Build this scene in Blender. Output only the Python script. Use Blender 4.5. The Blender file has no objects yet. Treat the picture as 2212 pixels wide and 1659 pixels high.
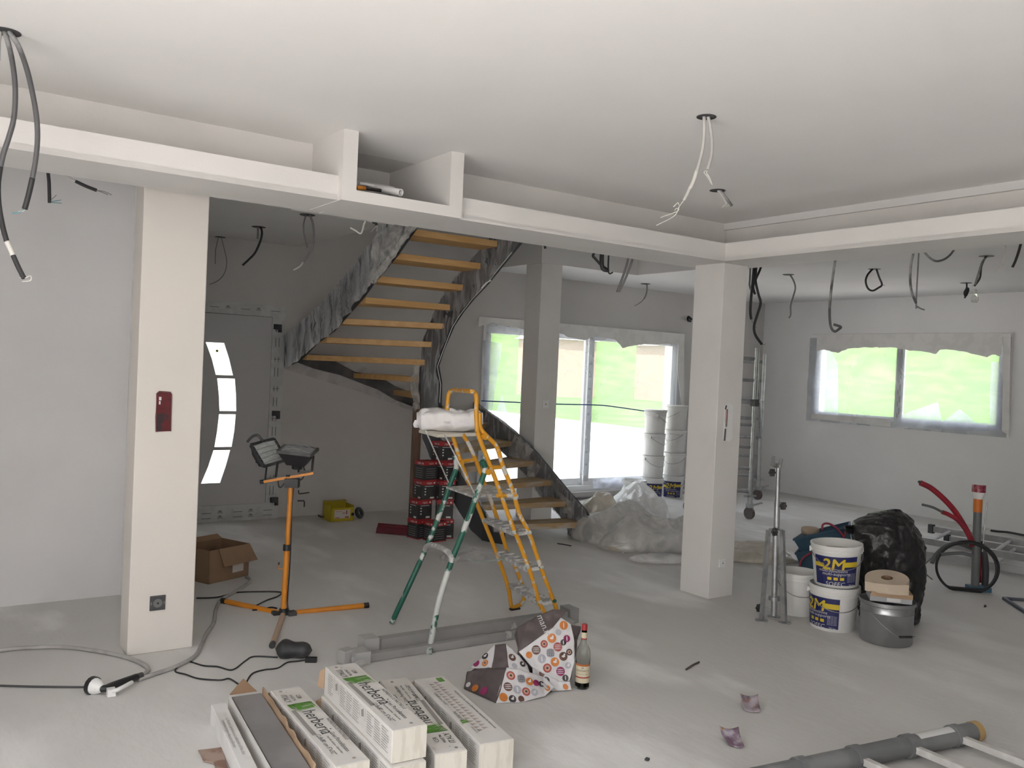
import bpy, bmesh, math, random
from mathutils import Vector, Matrix, Euler, noise as mnoise
from math import sin, cos, pi, radians as R
random.seed(7)
S = bpy.context.scene
COL = S.collection

# ------------------------------------------------------------------ camera
F_PX, YAW, PITCH, ROLL = 1871.9, 0.6042, -0.0167, 0.0446
CAM = Vector((0.0, 0.0, 1.6))
FW = Vector((sin(YAW)*cos(PITCH), cos(YAW)*cos(PITCH), sin(PITCH)))
_r = Vector((cos(YAW), -sin(YAW), 0.0)); _u = _r.cross(FW)
RT = cos(ROLL)*_r + sin(ROLL)*_u
UP = -sin(ROLL)*_r + cos(ROLL)*_u
cd = bpy.data.cameras.new('camera'); cam = bpy.data.objects.new('camera', cd); COL.objects.link(cam)
cd.sensor_width = 36.0; cd.lens = F_PX*36.0/2212.0; cd.clip_end = 600
mw = Matrix((RT, UP, -FW)).transposed().to_4x4(); mw.translation = CAM
cam.matrix_world = mw
S.camera = cam
# photo pixel -> point on a plane of the room
def ray(u, v): return FW + RT*((u-1106.0)/F_PX) - UP*((v-829.5)/F_PX)
def onX(u, v, x): d = ray(u, v); return CAM + d*(x/d.x)
def onY(u, v, y): d = ray(u, v); return CAM + d*(y/d.y)
def onZ(u, v, z=0.0): d = ray(u, v); return CAM + d*((z-1.6)/d.z)
def at(u, v, dist): return CAM + ray(u, v)*dist          # dist along the viewing axis

# ------------------------------------------------------------------ light, exposure
S.view_settings.view_transform = 'Standard'; S.view_settings.look = 'None'
S.view_settings.gamma = 1.0; S.view_settings.use_curve_mapping = False
S.view_settings.exposure = 2.0
S.cycles.use_denoising = True
S.cycles.max_bounces = 12; S.cycles.diffuse_bounces = 8; S.cycles.transparent_max_bounces = 16
S.cycles.caustics_reflective = False; S.cycles.caustics_refractive = False
S.cycles.sample_clamp_indirect = 6.0
W = bpy.data.worlds.new('world'); S.world = W; W.use_nodes = True
bg = W.node_tree.nodes['Background']; bg.inputs[0].default_value = (0.93, 0.965, 1.04, 1); bg.inputs[1].default_value = 1.2
sun = bpy.data.lights.new('sun', 'SUN'); sun.energy = 5.4; sun.angle = R(1.0); sun.color = (1.0, 0.965, 0.92)
so_ = bpy.data.objects.new('sun', sun); COL.objects.link(so_); so_.rotation_euler = Vector((0.28, 0.26, -0.92)).to_track_quat('-Z', 'Y').to_euler()
def portal(name, c, sx, sy, rot):
    L = bpy.data.lights.new(name, 'AREA'); L.shape = 'RECTANGLE'; L.size = sx; L.size_y = sy
    L.cycles.is_portal = True
    o = bpy.data.objects.new(name, L); COL.objects.link(o); o.location = c; o.rotation_euler = rot
    return o
# daylight openings: (rear glazing, left glazing, garden door, side window, upstairs window)
REAR = (-1.2, 0.25, 0.05, 2.3); LEFTW = (-0.8, 2.2, 0.05, 2.3)
portal('daylight_portal', ((REAR[0]+REAR[1])/2, -1.52, 1.15), REAR[1]-REAR[0], 2.2, (R(90), 0, 0))
portal('daylight_portal', (-1.72, (LEFTW[0]+LEFTW[1])/2, 1.15), 2.2, LEFTW[1]-LEFTW[0], (0, R(-90), 0))


# ------------------------------------------------------------------ helpers
class MB:
    def __init__(s): s.v = []; s.f = []; s.m = []
    def add(s, vs, fs, mi=0):
        n = len(s.v); s.v += [Vector(p) for p in vs]; s.f += [tuple(n+i for i in f) for f in fs]; s.m += [mi]*len(fs); return s
    def box(s, c, d, M=None, mi=0):
        a, b, e = d[0]/2, d[1]/2, d[2]/2
        vs = [Vector((x, y, z)) for x in (-a, a) for y in (-b, b) for z in (-e, e)]
        if M is not None: vs = [M @ p for p in vs]
        c = Vector(c); vs = [p+c for p in vs]
        return s.add(vs, [(0,1,3,2), (4,6,7,5), (0,4,5,1), (2,3,7,6), (0,2,6,4), (1,5,7,3)], mi)
    def bx(s, x0, x1, y0, y1, z0, z1, mi=0):
        return s.box(((x0+x1)/2, (y0+y1)/2, (z0+z1)/2), (x1-x0, y1-y0, z1-z0), None, mi)
    def quad(s, a, b, c, d, mi=0): return s.add([a, b, c, d], [(0,1,2,3)], mi)
    def cyl(s, p0, p1, r0, r1=None, n=14, mi=0, caps=True):
        return s.tube([p0, p1], [r0, r0 if r1 is None else r1], n, mi=mi, caps=caps)
    def tube(s, pts, r, n=8, closed=False, mi=0, caps=True, sq=None):
        pts = [Vector(p) for p in pts]; k = len(pts)
        rs = list(r) if isinstance(r, (list, tuple)) else [r]*k
        ts = []
        for i in range(k):
            a = pts[i-1] if (i > 0 or closed) else pts[i]; b = pts[(i+1) % k] if (i < k-1 or closed) else pts[i]
            t = (b-a); ts.append(t.normalized() if t.length > 1e-9 else Vector((0, 0, 1)))
        up = Vector((0, 0, 1)) if abs(ts[0].z) < 0.9 else Vector((1, 0, 0))
        nrm = (up - ts[0]*up.dot(ts[0])).normalized(); vs = []
        for i in range(k):
            nrm = (nrm - ts[i]*nrm.dot(ts[i])); nrm = nrm.normalized() if nrm.length > 1e-6 else ts[i].orthogonal().normalized()
            bn = ts[i].cross(nrm)
            for j in range(n):
                a = 2*pi*j/n + (pi/n if n == 4 else 0)
                q = nrm*cos(a) + bn*sin(a)*(sq or 1.0)
                vs.append(pts[i] + q*rs[i])
        fs = []
        for i in range(k if closed else k-1):
            for j in range(n):
                a = i*n+j; b = i*n+(j+1) % n; c = ((i+1) % k)*n+(j+1) % n; d = ((i+1) % k)*n+j
                fs.append((a, b, c, d))
        if caps and not closed: fs.append(tuple(range(n-1, -1, -1))); fs.append(tuple((k-1)*n+j for j in range(n)))
        return s.add(vs, fs, mi)
    def lathe(s, prof, n=32, M=None, mi=0, cap=True):
        vs = []; M = M or Matrix.Identity(4)
        for (r, z) in prof:
            for j in range(n): vs.append(M @ Vector((r*cos(2*pi*j/n), r*sin(2*pi*j/n), z)))
        fs = [(i*n+j, i*n+(j+1) % n, (i+1)*n+(j+1) % n, (i+1)*n+j) for i in range(len(prof)-1) for j in range(n)]
        if cap:
            if prof[0][0] > 1e-5: fs.append(tuple(range(n-1, -1, -1)))
            if prof[-1][0] > 1e-5: fs.append(tuple((len(prof)-1)*n+j for j in range(n)))
        return s.add(vs, fs, mi)
    def prism(s, poly, d, mi=0):                        # poly: planar 3-D loop, d: extrusion vector
        poly = [Vector(p) for p in poly]; d = Vector(d); n = len(poly)
        fs = [tuple(range(n)), tuple(range(2*n-1, n-1, -1))] + [(i, (i+1) % n + 0, (i+1) % n+n, i+n) for i in range(n)]
        return s.add(poly+[p+d for p in poly], fs, mi)
    def grid(s, fn, nu, nv, mi=0, cu=False):
        vs = [fn(i/(nu if cu else nu-1), j/(nv-1)) for i in range(nu) for j in range(nv)]
        fs = [(i*nv+j, ((i+1) % nu)*nv+j, ((i+1) % nu)*nv+j+1, i*nv+j+1) for i in range(nu if cu else nu-1) for j in range(nv-1)]
        return s.add(vs, fs, mi)
    def text(s, body, size, M, mi=0, sx=1.0, bend=None, shear=0.0, bold=0.0):
        vs, fs = text_mesh(body, bold)
        out = []
        for (x, y) in vs:
            p = Vector(((x*sx+y*shear)*size, y*size, 0.0))
            out.append(bend(p) if bend else M @ p)
        return s.add(out, fs, mi)
    def build(s, name, mats, parent=None, smooth=False, local=False, sub=0, solid=0.0, bevel=0.0, auto=None):
        me = bpy.data.meshes.new(name)
        vs = s.v
        if parent is not None and not local:
            iv = world_of(parent).inverted(); vs = [iv @ p for p in vs]
        elif parent is None and not local:
            xs = [p.x for p in vs]; ys = [p.y for p in vs]; zs = [p.z for p in vs]
            s.org = Vector(((min(xs)+max(xs))/2, (min(ys)+max(ys))/2, min(zs))); vs = [p-s.org for p in vs]
        me.from_pydata([tuple(p) for p in vs], [], s.f)
        mats = mats if isinstance(mats, (list, tuple)) else [mats]
        for m in mats: me.materials.append(m)
        if len(mats) > 1: me.polygons.foreach_set('material_index', s.m)
        if smooth:
            me.polygons.foreach_set('use_smooth', [True]*len(s.f))
            if auto is not None:
                try: me.set_sharp_from_angle(angle=R(auto))
                except Exception: pass
        bm = bmesh.new(); bm.from_mesh(me); bmesh.ops.recalc_face_normals(bm, faces=bm.faces); bm.to_mesh(me); bm.free()
        o = bpy.data.objects.new(name, me); COL.objects.link(o)
        if parent is not None: o.parent = parent
        elif not local: o.location = s.org
        if solid: md = o.modifiers.new('solid', 'SOLIDIFY'); md.thickness = solid; md.offset = 0
        if bevel: md = o.modifiers.new('bevel', 'BEVEL'); md.width = bevel; md.segments = 2; md.limit_method = 'ANGLE'
        if sub: md = o.modifiers.new('sub', 'SUBSURF'); md.levels = sub; md.render_levels = sub
        return o
def world_of(o):
    M = o.matrix_basis.copy()
    while o.parent is not None: o = o.parent; M = o.matrix_basis @ M
    return M
_txt = {}
def text_mesh(body, bold=0.0):
    if (body, bold) in _txt: return _txt[(body, bold)]
    cu = bpy.data.curves.new('t', 'FONT'); cu.body = body; cu.size = 1.0; cu.align_x = 'CENTER'; cu.align_y = 'CENTER'; cu.resolution_u = 2; cu.offset = bold
    ob = bpy.data.objects.new('t', cu)
    me = ob.to_mesh()
    r = ([(v.co.x, v.co.y) for v in me.vertices], [tuple(p.vertices) for p in me.polygons])
    ob.to_mesh_clear(); bpy.data.objects.remove(ob); bpy.data.curves.remove(cu)
    _txt[(body, bold)] = r; return r
def tag(o, label=None, cat=None, group=None, kind=None):
    if label: o['label'] = label
    if cat: o['category'] = cat
    if group: o['group'] = group
    if kind: o['kind'] = kind
    return o
def thing(name, label, cat, loc=(0, 0, 0), rz=0.0, group=None, rot=None):
    o = bpy.data.objects.new(name, None); COL.objects.link(o); o.empty_display_size = 0.1
    o.location = loc; o.rotation_euler = rot if rot else (0, 0, rz)
    return tag(o, label, cat, group)
def struct(name, mb, m, label=None, **k):
    return tag(mb.build(name, m, **k), label, None, None, 'structure')
def dup(root, loc=None, rz=None, label=None, parent=None):
    c = root.copy(); COL.objects.link(c)
    if parent is not None: c.parent = parent
    if loc is not None: c.location = loc
    if rz is not None: c.rotation_euler = (0, 0, rz)
    if label: c['label'] = label
    for ch in [o for o in KIDS.get(root.name, [])] or [o for o in root.children]: dup(ch, parent=c)
    return c
KIDS = {}
def arc(c, r, a0, a1, n, ax=(1, 0, 0), ay=(0, 0, 1)):
    ax = Vector(ax); ay = Vector(ay); c = Vector(c)
    return [c + ax*(r*cos(a0+(a1-a0)*i/n)) + ay*(r*sin(a0+(a1-a0)*i/n)) for i in range(n+1)]
def spline(pts, n=6):                                   # Catmull-Rom through the points
    pts = [Vector(p) for p in pts]; out = []
    for i in range(len(pts)-1):
        p0 = pts[max(i-1, 0)]; p1 = pts[i]; p2 = pts[i+1]; p3 = pts[min(i+2, len(pts)-1)]
        for k in range(n):
            t = k/n
            out.append(0.5*((2*p1)+(p2-p0)*t+(2*p0-5*p1+4*p2-p3)*t*t+(3*p1-p0-3*p2+p3)*t**3))
    return out+[pts[-1]]
def basis(o, ex, ey):                                   # frame matrix: origin, x axis, approx y axis
    ex = Vector(ex).normalized(); ey = Vector(ey); ez = ex.cross(ey).normalized(); ey = ez.cross(ex)
    M = Matrix((ex, ey, ez)).transposed().to_4x4(); M.translation = Vector(o); return M

# ------------------------------------------------------------------ materials
def mat(name, c, c2=None, scale=6.0, lo=0.45, hi=0.62, rough=0.6, metal=0.0, bump=0.0, bscale=None, detail=6.0,
        c3=None, lo3=0.6, hi3=0.7, scale3=20.0, stretch=None, alpha=None, trans=None, ior=1.45, spec=None, coat=0.0):
    m = bpy.data.materials.new(name); m.use_nodes = True; nt = m.node_tree; N = nt.nodes; K = nt.links
    b = N['Principled BSDF']; b.inputs['Roughness'].default_value = rough; b.inputs['Metallic'].default_value = metal
    b.inputs['Base Color'].default_value = (*c, 1)
    if spec is not None: b.inputs['Specular IOR Level'].default_value = spec
    if coat: b.inputs['Coat Weight'].default_value = coat
    if alpha is not None: b.inputs['Alpha'].default_value = alpha
    if trans is not None: b.inputs['Transmission Weight'].default_value = trans; b.inputs['IOR'].default_value = ior
    vec = None
    def coords():
        nonlocal vec
        if vec is None:
            tc = N.new('ShaderNodeTexCoord'); mp = N.new('ShaderNodeMapping'); K.new(tc.outputs['Object'], mp.inputs[0])
            if stretch: mp.inputs['Scale'].default_value = stretch
            vec = mp.outputs[0]
        return vec
    def nz(sc, d=detail):
        n = N.new('ShaderNodeTexNoise'); n.inputs['Scale'].default_value = sc; n.inputs['Detail'].default_value = d
        K.new(coords(), n.inputs['Vector']); return n.outputs['Fac']
    def ramp(f, a, bb):
        r = N.new('ShaderNodeMapRange'); r.interpolation_type = 'SMOOTHSTEP'; r.inputs['From Min'].default_value = a; r.inputs['From Max'].default_value = bb
        K.new(f, r.inputs['Value']); return r.outputs[0]
    last = None
    def mixc(f, a, bcol):
        mx = N.new('ShaderNodeMix'); mx.data_type = 'RGBA'; K.new(f, mx.inputs['Factor'])
        if isinstance(a, tuple): mx.inputs['A'].default_value = (*a, 1)
        else: K.new(a, mx.inputs['A'])
        mx.inputs['B'].default_value = (*bcol, 1); return mx.outputs['Result']
    if c2 is not None: last = mixc(ramp(nz(scale), lo, hi), c, c2)
    if c3 is not None: last = mixc(ramp(nz(scale3), lo3, hi3), last if last is not None else c, c3)
    if last is not None: K.new(last, b.inputs['Base Color'])
    if bump:
        bp = N.new('ShaderNodeBump'); bp.inputs['Strength'].default_value = min(1.0, bump); bp.inputs['Distance'].default_value = 0.01
        K.new(nz(bscale or scale*3), bp.inputs['Height']); K.new(bp.outputs[0], b.inputs['Normal'])
    return m
def film(name, c=(0.9, 0.92, 0.95), a=0.35, rough=0.25, streak=8.0, lo=0.35, hi=0.7, a2=0.8, bump=0.3, trl=0.4, stretch=None):
    """thin plastic sheeting: clear in places, milky in its folds"""
    m = bpy.data.materials.new(name); m.use_nodes = True; nt = m.node_tree; N = nt.nodes; K = nt.links
    N.remove(N['Principled BSDF']); out = N['Material Output']
    df = N.new('ShaderNodeBsdfDiffuse'); df.inputs[0].default_value = (*c, 1)
    tl = N.new('ShaderNodeBsdfTranslucent'); tl.inputs[0].default_value = (*c, 1)
    gl = N.new('ShaderNodeBsdfGlossy'); gl.inputs['Roughness'].default_value = rough; gl.inputs[0].default_value = (1, 1, 1, 1)
    tr = N.new('ShaderNodeBsdfTransparent')
    m1 = N.new('ShaderNodeMixShader'); m1.inputs[0].default_value = trl; K.new(df.outputs[0], m1.inputs[1]); K.new(tl.outputs[0], m1.inputs[2])
    m2 = N.new('ShaderNodeMixShader'); m2.inputs[0].default_value = 0.12; K.new(m1.outputs[0], m2.inputs[1]); K.new(gl.outputs[0], m2.inputs[2])
    tc = N.new('ShaderNodeTexCoord'); nz = N.new('ShaderNodeTexNoise'); nz.inputs['Scale'].default_value = streak; nz.inputs['Detail'].default_value = 5; nz.inputs['Distortion'].default_value = 1.2
    if stretch:
        mp = N.new('ShaderNodeMapping'); mp.inputs['Scale'].default_value = stretch; K.new(tc.outputs['Object'], mp.inputs[0]); K.new(mp.outputs[0], nz.inputs['Vector'])
    else: K.new(tc.outputs['Object'], nz.inputs['Vector'])
    mr = N.new('ShaderNodeMapRange'); mr.inputs['From Min'].default_value = lo; mr.inputs['From Max'].default_value = hi
    mr.inputs['To Min'].default_value = a; mr.inputs['To Max'].default_value = a2; K.new(nz.outputs['Fac'], mr.inputs['Value'])
    m3 = N.new('ShaderNodeMixShader'); K.new(mr.outputs[0], m3.inputs[0]); K.new(tr.outputs[0], m3.inputs[1]); K.new(m2.outputs[0], m3.inputs[2])
    bp = N.new('ShaderNodeBump'); bp.inputs['Strength'].default_value = bump; bp.inputs['Distance'].default_value = 0.02
    K.new(nz.outputs['Fac'], bp.inputs['Height'])
    for q in (df, tl, gl): K.new(bp.outputs[0], q.inputs['Normal'])
    K.new(m3.outputs[0], out.inputs['Surface']); return m
P = {}
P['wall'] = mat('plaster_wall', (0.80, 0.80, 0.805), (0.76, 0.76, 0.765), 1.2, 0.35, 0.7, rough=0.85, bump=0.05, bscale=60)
P['wall_door'] = mat('plaster_dimmed', (0.56, 0.55, 0.545), (0.50, 0.485, 0.48), 0.8, 0.35, 0.7, rough=0.9, bump=0.05, bscale=60)  # plaster colour darkened to stand in for the dimness of the hall
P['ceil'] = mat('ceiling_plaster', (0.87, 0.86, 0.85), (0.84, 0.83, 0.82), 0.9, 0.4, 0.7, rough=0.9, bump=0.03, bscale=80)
P['beam'] = mat('beam_plaster', (0.72, 0.705, 0.69), (0.68, 0.665, 0.65), 2.0, 0.4, 0.7, rough=0.85, bump=0.08, bscale=70)
P['floor'] = mat('dusty_screed', (0.55, 0.54, 0.525), (0.67, 0.66, 0.645), 0.7, 0.34, 0.70, rough=0.7, bump=0.2, bscale=30, detail=10,
                 c3=(0.76, 0.755, 0.745), lo3=0.50, hi3=0.72, scale3=2.2, spec=0.4, stretch=(1.0, 0.45, 1.0))
P['grass'] = mat('lawn', (0.060, 0.115, 0.028), (0.095, 0.150, 0.045), 0.5, 0.35, 0.7, rough=1.0, spec=0.0)
P['terrace'] = mat('terrace_slabs', (0.64, 0.605, 0.565), (0.57, 0.54, 0.505), 2.0, rough=0.9)
P['render'] = mat('house_render', (0.36, 0.25, 0.17), (0.32, 0.22, 0.15), 2.0, rough=0.95)
P['white'] = mat('white_lacquer', (0.78, 0.78, 0.78), rough=0.4)
P['black'] = mat('black_plastic', (0.015, 0.015, 0.017), rough=0.45)
P['dark'] = mat('dark_grey', (0.06, 0.06, 0.065), rough=0.6)

# ------------------------------------------------------------------ the setting
XL, XR, YB, YF = -1.4, 10.373, -1.2, 8.507            # inner faces
ZS, ZLIP, ZC, ZO = 2.437, 2.563, 2.796, 2.746          # soffit, lip, main ceiling, outer ceiling
YLIP, YSB, YCOVE, XLIP, XSB, XCOVE = 4.245, 4.693, 4.62, 4.719, 5.127, 5.135
struct('floor', MB().bx(XL-0.1, XR+0.1, YB-0.1, YF+0.1, -0.2, 0.0), P['floor'], 'dusty pale grey screed floor with chalky streaks')
# main ceiling (thick slab up to the first-floor level) and outer ceilings around the stair void
struct('ceiling', MB().bx(XL-0.1, XCOVE, YB-0.1, YCOVE, ZC, 3.05), P['ceil'], 'white plastered ceiling over the main room')
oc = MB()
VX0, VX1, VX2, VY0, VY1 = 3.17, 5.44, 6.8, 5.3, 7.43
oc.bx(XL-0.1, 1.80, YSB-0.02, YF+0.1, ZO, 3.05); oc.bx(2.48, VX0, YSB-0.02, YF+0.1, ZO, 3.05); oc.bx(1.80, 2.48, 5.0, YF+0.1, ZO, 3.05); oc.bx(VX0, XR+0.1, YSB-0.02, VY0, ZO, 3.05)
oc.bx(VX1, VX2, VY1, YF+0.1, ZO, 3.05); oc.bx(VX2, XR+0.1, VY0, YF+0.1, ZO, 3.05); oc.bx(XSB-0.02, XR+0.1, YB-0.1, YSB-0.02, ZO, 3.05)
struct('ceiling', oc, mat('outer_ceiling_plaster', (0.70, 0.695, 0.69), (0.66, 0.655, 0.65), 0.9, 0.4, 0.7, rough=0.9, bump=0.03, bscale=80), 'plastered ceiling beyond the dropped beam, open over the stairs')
# dropped beam with light cove
b = MB()
b.bx(XL, XSB, YLIP, YSB, ZS, ZS+0.03); b.bx(XLIP, XSB, YB, YLIP, ZS, ZS+0.03)
b.bx(XL, 1.80, YLIP, YLIP+0.025, ZS, ZLIP); b.bx(2.48, XLIP+0.025, YLIP, YLIP+0.025, ZS, ZLIP); b.bx(XLIP, XLIP+0.025, YB, YLIP+0.025, ZS, ZLIP)
b.bx(XL, 1.845, YCOVE, YSB-0.001, ZS+0.03, 3.0); b.bx(2.44, XSB, YCOVE, YSB-0.001, ZS+0.03, 3.0); b.bx(XCOVE, XSB+0.06, YB, YSB-0.001, ZS+0.03, 3.0)
struct('trim_1', b, P['beam'], 'white dropped beam with an open light cove')
# box niche in the beam
YN = 4.195
n = MB()
n.bx(1.781, 1.862, YN, 4.62, ZS-0.004, ZC); n.bx(2.421, 2.503, YN, 4.62, ZS-0.004, ZC); n.bx(1.862, 2.421, YN, YN+0.03, ZS-0.004, 2.493)
n.bx(1.862, 2.421, YN+0.03, YSB-0.002, ZS-0.004, ZS+0.03); n.bx(1.80, 2.48, 4.62, 5.0, 2.485, 2.495); n.bx(1.80, 2.48, 4.96, 5.0, 2.495, ZC); n.bx(1.80, 1.862, 4.62, 4.96, 2.495, ZC); n.bx(2.421, 2.48, 4.62, 4.96, 2.495, ZC); n.bx(1.80, 2.48, 4.62, 5.0, ZC, 3.05)
struct('trim_2', n, P['beam'], 'square plasterboard niche built into the dropped beam')
# columns
struct('column', MB().bx(0.963, 1.298, 4.85, 5.05, 0, ZO), mat('pier_plaster', (0.69, 0.655, 0.615), (0.65, 0.625, 0.59), 1.5, 0.4, 0.7, rough=0.85, bump=0.05, bscale=60), 'white plastered pier with a black socket and a red box recess', bevel=0.006)
struct('column', MB().bx(4.7795, 5.0355, 4.302, 4.585, 0, ZS), P['beam'], 'white square column under the corner of the dropped beam', bevel=0.004)
struct('column', MB().bx(5.465, 5.74, 7.452, 7.738, 0, 3.05), P['beam'], 'white square column behind the open stairs', bevel=0.004)
# walls
struct('wall_partition', MB().bx(1.16, 1.29, 5.05, 6.25, 0, ZO), P['wall'], 'short return wall behind the plastered pier')
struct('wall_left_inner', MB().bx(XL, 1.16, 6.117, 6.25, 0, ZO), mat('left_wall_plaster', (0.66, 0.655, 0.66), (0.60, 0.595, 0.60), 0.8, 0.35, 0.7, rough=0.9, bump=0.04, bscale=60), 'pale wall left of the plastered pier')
struct('wall_hall', MB().bx(1.16, 1.29, 6.25, YF, 0, ZO), P['wall'], 'side wall of the entrance hall')
def wall_with_holes(name, axis, pos, thick, a0, a1, z0, z1, holes, m, label):
    # holes: (a_lo, a_hi, z_lo, z_hi) along the wall
    mb = MB(); xs = sorted({a0, a1, *[h[0] for h in holes], *[h[1] for h in holes]})
    for i in range(len(xs)-1):
        lo, hi = xs[i], xs[i+1]; mid = (lo+hi)/2
        cuts = sorted([(h[2], h[3]) for h in holes if h[0] < mid < h[1]])
        z = z0
        for (c0, c1) in cuts+[(z1, z1)]:
            if c0 > z+1e-6:
                if axis == 'Y': mb.bx(lo, hi, min(pos, pos+thick), max(pos, pos+thick), z, c0)
                else: mb.bx(min(pos, pos+thick), max(pos, pos+thick), lo, hi, z, c0)
            z = c1
    return struct(name, mb, m, label)
G1 = (5.42, 8.66, 0.10, 2.17); G2 = (4.98, 7.62, 1.09, 2.24); DR = (1.95, 3.02, 0.0, 2.10); UPW = (5.0, 5.6, 4.0, 4.8)
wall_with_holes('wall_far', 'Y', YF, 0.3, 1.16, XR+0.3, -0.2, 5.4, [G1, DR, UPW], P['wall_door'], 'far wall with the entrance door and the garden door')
wall_with_holes('wall_right', 'X', XR, 0.3, YB-0.3, YF, -0.2, 3.05, [G2], P['wall'], 'right hand wall with the masked window')
wall_with_holes('wall_rear', 'Y', YB, -0.3, XL-0.3, XR+0.3, -0.2, 3.05, [REAR], P['wall'], 'wall behind with wide glazing')
wall_with_holes('wall_left', 'X', XL, -0.3, YB, 6.25, -0.2, 3.05, [LEFTW], P['wall'], 'left wall with wide glazing')
# first-floor landing walls and roof above the stair void
u = MB(); u.bx(2.9, 3.0, 4.2, YF, 3.05, 5.4); u.bx(6.8, 6.9, 4.2, YF, 3.05, 5.4); u.bx(2.9, 6.9, 4.2, 4.3, 3.05, 5.4); u.bx(2.9, 6.9, 4.2, YF+0.3, 5.4, 5.5)
struct('wall_upstairs', u, P['wall'], 'walls of the first floor landing above the stairs')
portal('daylight_portal', ((UPW[0]+UPW[1])/2, YF+0.32, (UPW[2]+UPW[3])/2), UPW[1]-UPW[0], UPW[3]-UPW[2], (R(-90), 0, 0))
portal('daylight_portal', ((G1[0]+G1[1])/2, YF+0.32, (G1[2]+G1[3])/2), G1[1]-G1[0], G1[3]-G1[2], (R(-90), 0, 0))
portal('daylight_portal', (XR+0.32, (G2[0]+G2[1])/2, (G2[2]+G2[3])/2), G2[3]-G2[2], G2[1]-G2[0], (0, R(90), 0))
# the garden outside: terrace round the house, lawn rising to a bank
g = MB()
def ground(i, j):
    a = 2*pi*i; rr = [84, 90, 98, 108, 120, 135, 155, 180][int(round(j*7))]
    h = [-0.10, 0.4, 2.6, 6.5, 12.0, 20.0, 30.0, 42.0][int(round(j*7))]
    return Vector((3.9+rr*cos(a)*1.1, 3+rr*sin(a), h-0.1))
g.grid(lambda i, j: ground(-0.13+0.53*i, j), 28, 8)
struct('garden_bank', g, P['grass'], 'grassy bank outside the windows', smooth=True)
ye = MB(); ye.grid(lambda i, j: ground(0.40+0.47*i, j), 28, 8)
struct('site_yard', ye, P['terrace'], 'bare pale earth of the building site', smooth=True)
for (u0, u1, vt, lab) in ((1140, 1262, 712, 'far peach rendered house seen through the garden door film'), (1402, 1500, 726, 'far peach rendered outbuilding seen through the garden door film')):
    a_, c_ = at(u0, 800, 62.0), at(u1, 800, 62.0); zt = at((u0+u1)/2, vt, 62.0).z
    nh = thing('neighbour_house', lab, 'house', ((a_.x+c_.x)/2, (a_.y+c_.y)/2, -0.16))
    hx = abs(c_.x-a_.x)/2+0.3
    MB().bx(-hx, hx, -2, 2, 0, zt-0.6).build('walls', P['render'], nh, local=True)
    MB().prism([(-hx-.2, -2.2, zt-0.6), (hx+.2, -2.2, zt-0.6), (0, -2.2, zt+0.4)], (0, 4.4, 0)).build('roof', P['terrace'], nh, local=True)
struct('lawn', MB().bx(20, 110, -95, 100, -0.3, -0.16), P['grass'], 'flat lawn beyond the side window')
struct('terrace', MB().bx(-100, 20, -95, 100, -0.3, -0.16), P['terrace'], 'pale terrace round the house')
# ------------------------------------------------------------------ windows, door
P['pvc'] = mat('white_pvc', (0.74, 0.75, 0.76), rough=0.35)
P['tapeprint'] = mat('protective_tape_print', (0.18, 0.18, 0.19), rough=0.6)
P['tapew'] = mat('protective_tape', (0.55, 0.56, 0.56), (0.48, 0.49, 0.49), 9, rough=0.4)
P['doorleaf'] = mat('door_leaf', (0.50, 0.50, 0.51), rough=0.5)
P['mask'] = mat('masking_strip', (0.74, 0.73, 0.72), (0.68, 0.67, 0.66), 8, rough=0.7)
P['film_win'] = film('window_film', (0.42, 0.45, 0.50), a=0.44, a2=0.58, streak=1.2, lo=0.4, hi=0.8, bump=0.03, trl=0.45)
P['film_fold'] = film('window_film_fold', (0.62, 0.65, 0.74), a=0.45, a2=0.7, streak=3.0, bump=0.1, trl=0.9)
P['opal'] = film('opal_glass', (0.96, 0.97, 1.0), a=0.75, a2=0.8, streak=1.0, bump=0.0, trl=0.9)
P['rubber'] = mat('black_rubber', (0.02, 0.02, 0.02), rough=0.8)
def wrinkled(fn, nu, nv, amp, sc, seed, axis):
    axis = Vector(axis)
    def g(i, j):
        p = fn(i, j); q = p*sc + Vector((seed, seed*1.7, 0))
        return p + axis*(amp*mnoise.noise(q) + amp*0.5*mnoise.noise(q*2.7))
    return g
def rect_frame(mb, pl, a0, a1, z0, z1, w, d0, d1, mi=0):
    f = (lambda x0, x1, p0, p1: mb.bx(x0, x1, d0, d1, p0, p1, mi)) if pl == 'Y' else (lambda x0, x1, p0, p1: mb.bx(d0, d1, x0, x1, p0, p1, mi))
    f(a0, a0+w, z0, z1); f(a1-w, a1, z0, z1); f(a0+w, a1-w, z0, z0+w); f(a0+w, a1-w, z1-w, z1)
def ragged(pts, ztop, fn):                              # strip between a ragged lower edge and ztop
    mb = MB(); P0 = [fn(u, v) for (u, v) in pts]
    fine = []
    for i in range(len(P0)-1):
        for k in range(6):
            q = P0[i].lerp(P0[i+1], k/6); q.z += 0.012*mnoise.noise(q*17) ; fine.append(q)
    fine.append(P0[-1])
    for i in range(len(fine)-1):
        a, b_ = fine[i], fine[i+1]
        mb.quad(a, b_, Vector((b_.x, b_.y, ztop)), Vector((a.x, a.y, ztop)))
    return mb
CLEAR = film('clear_glass', (1, 1, 1), a=0.04, a2=0.05, streak=1.0, rough=0.0, bump=0.0)
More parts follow.
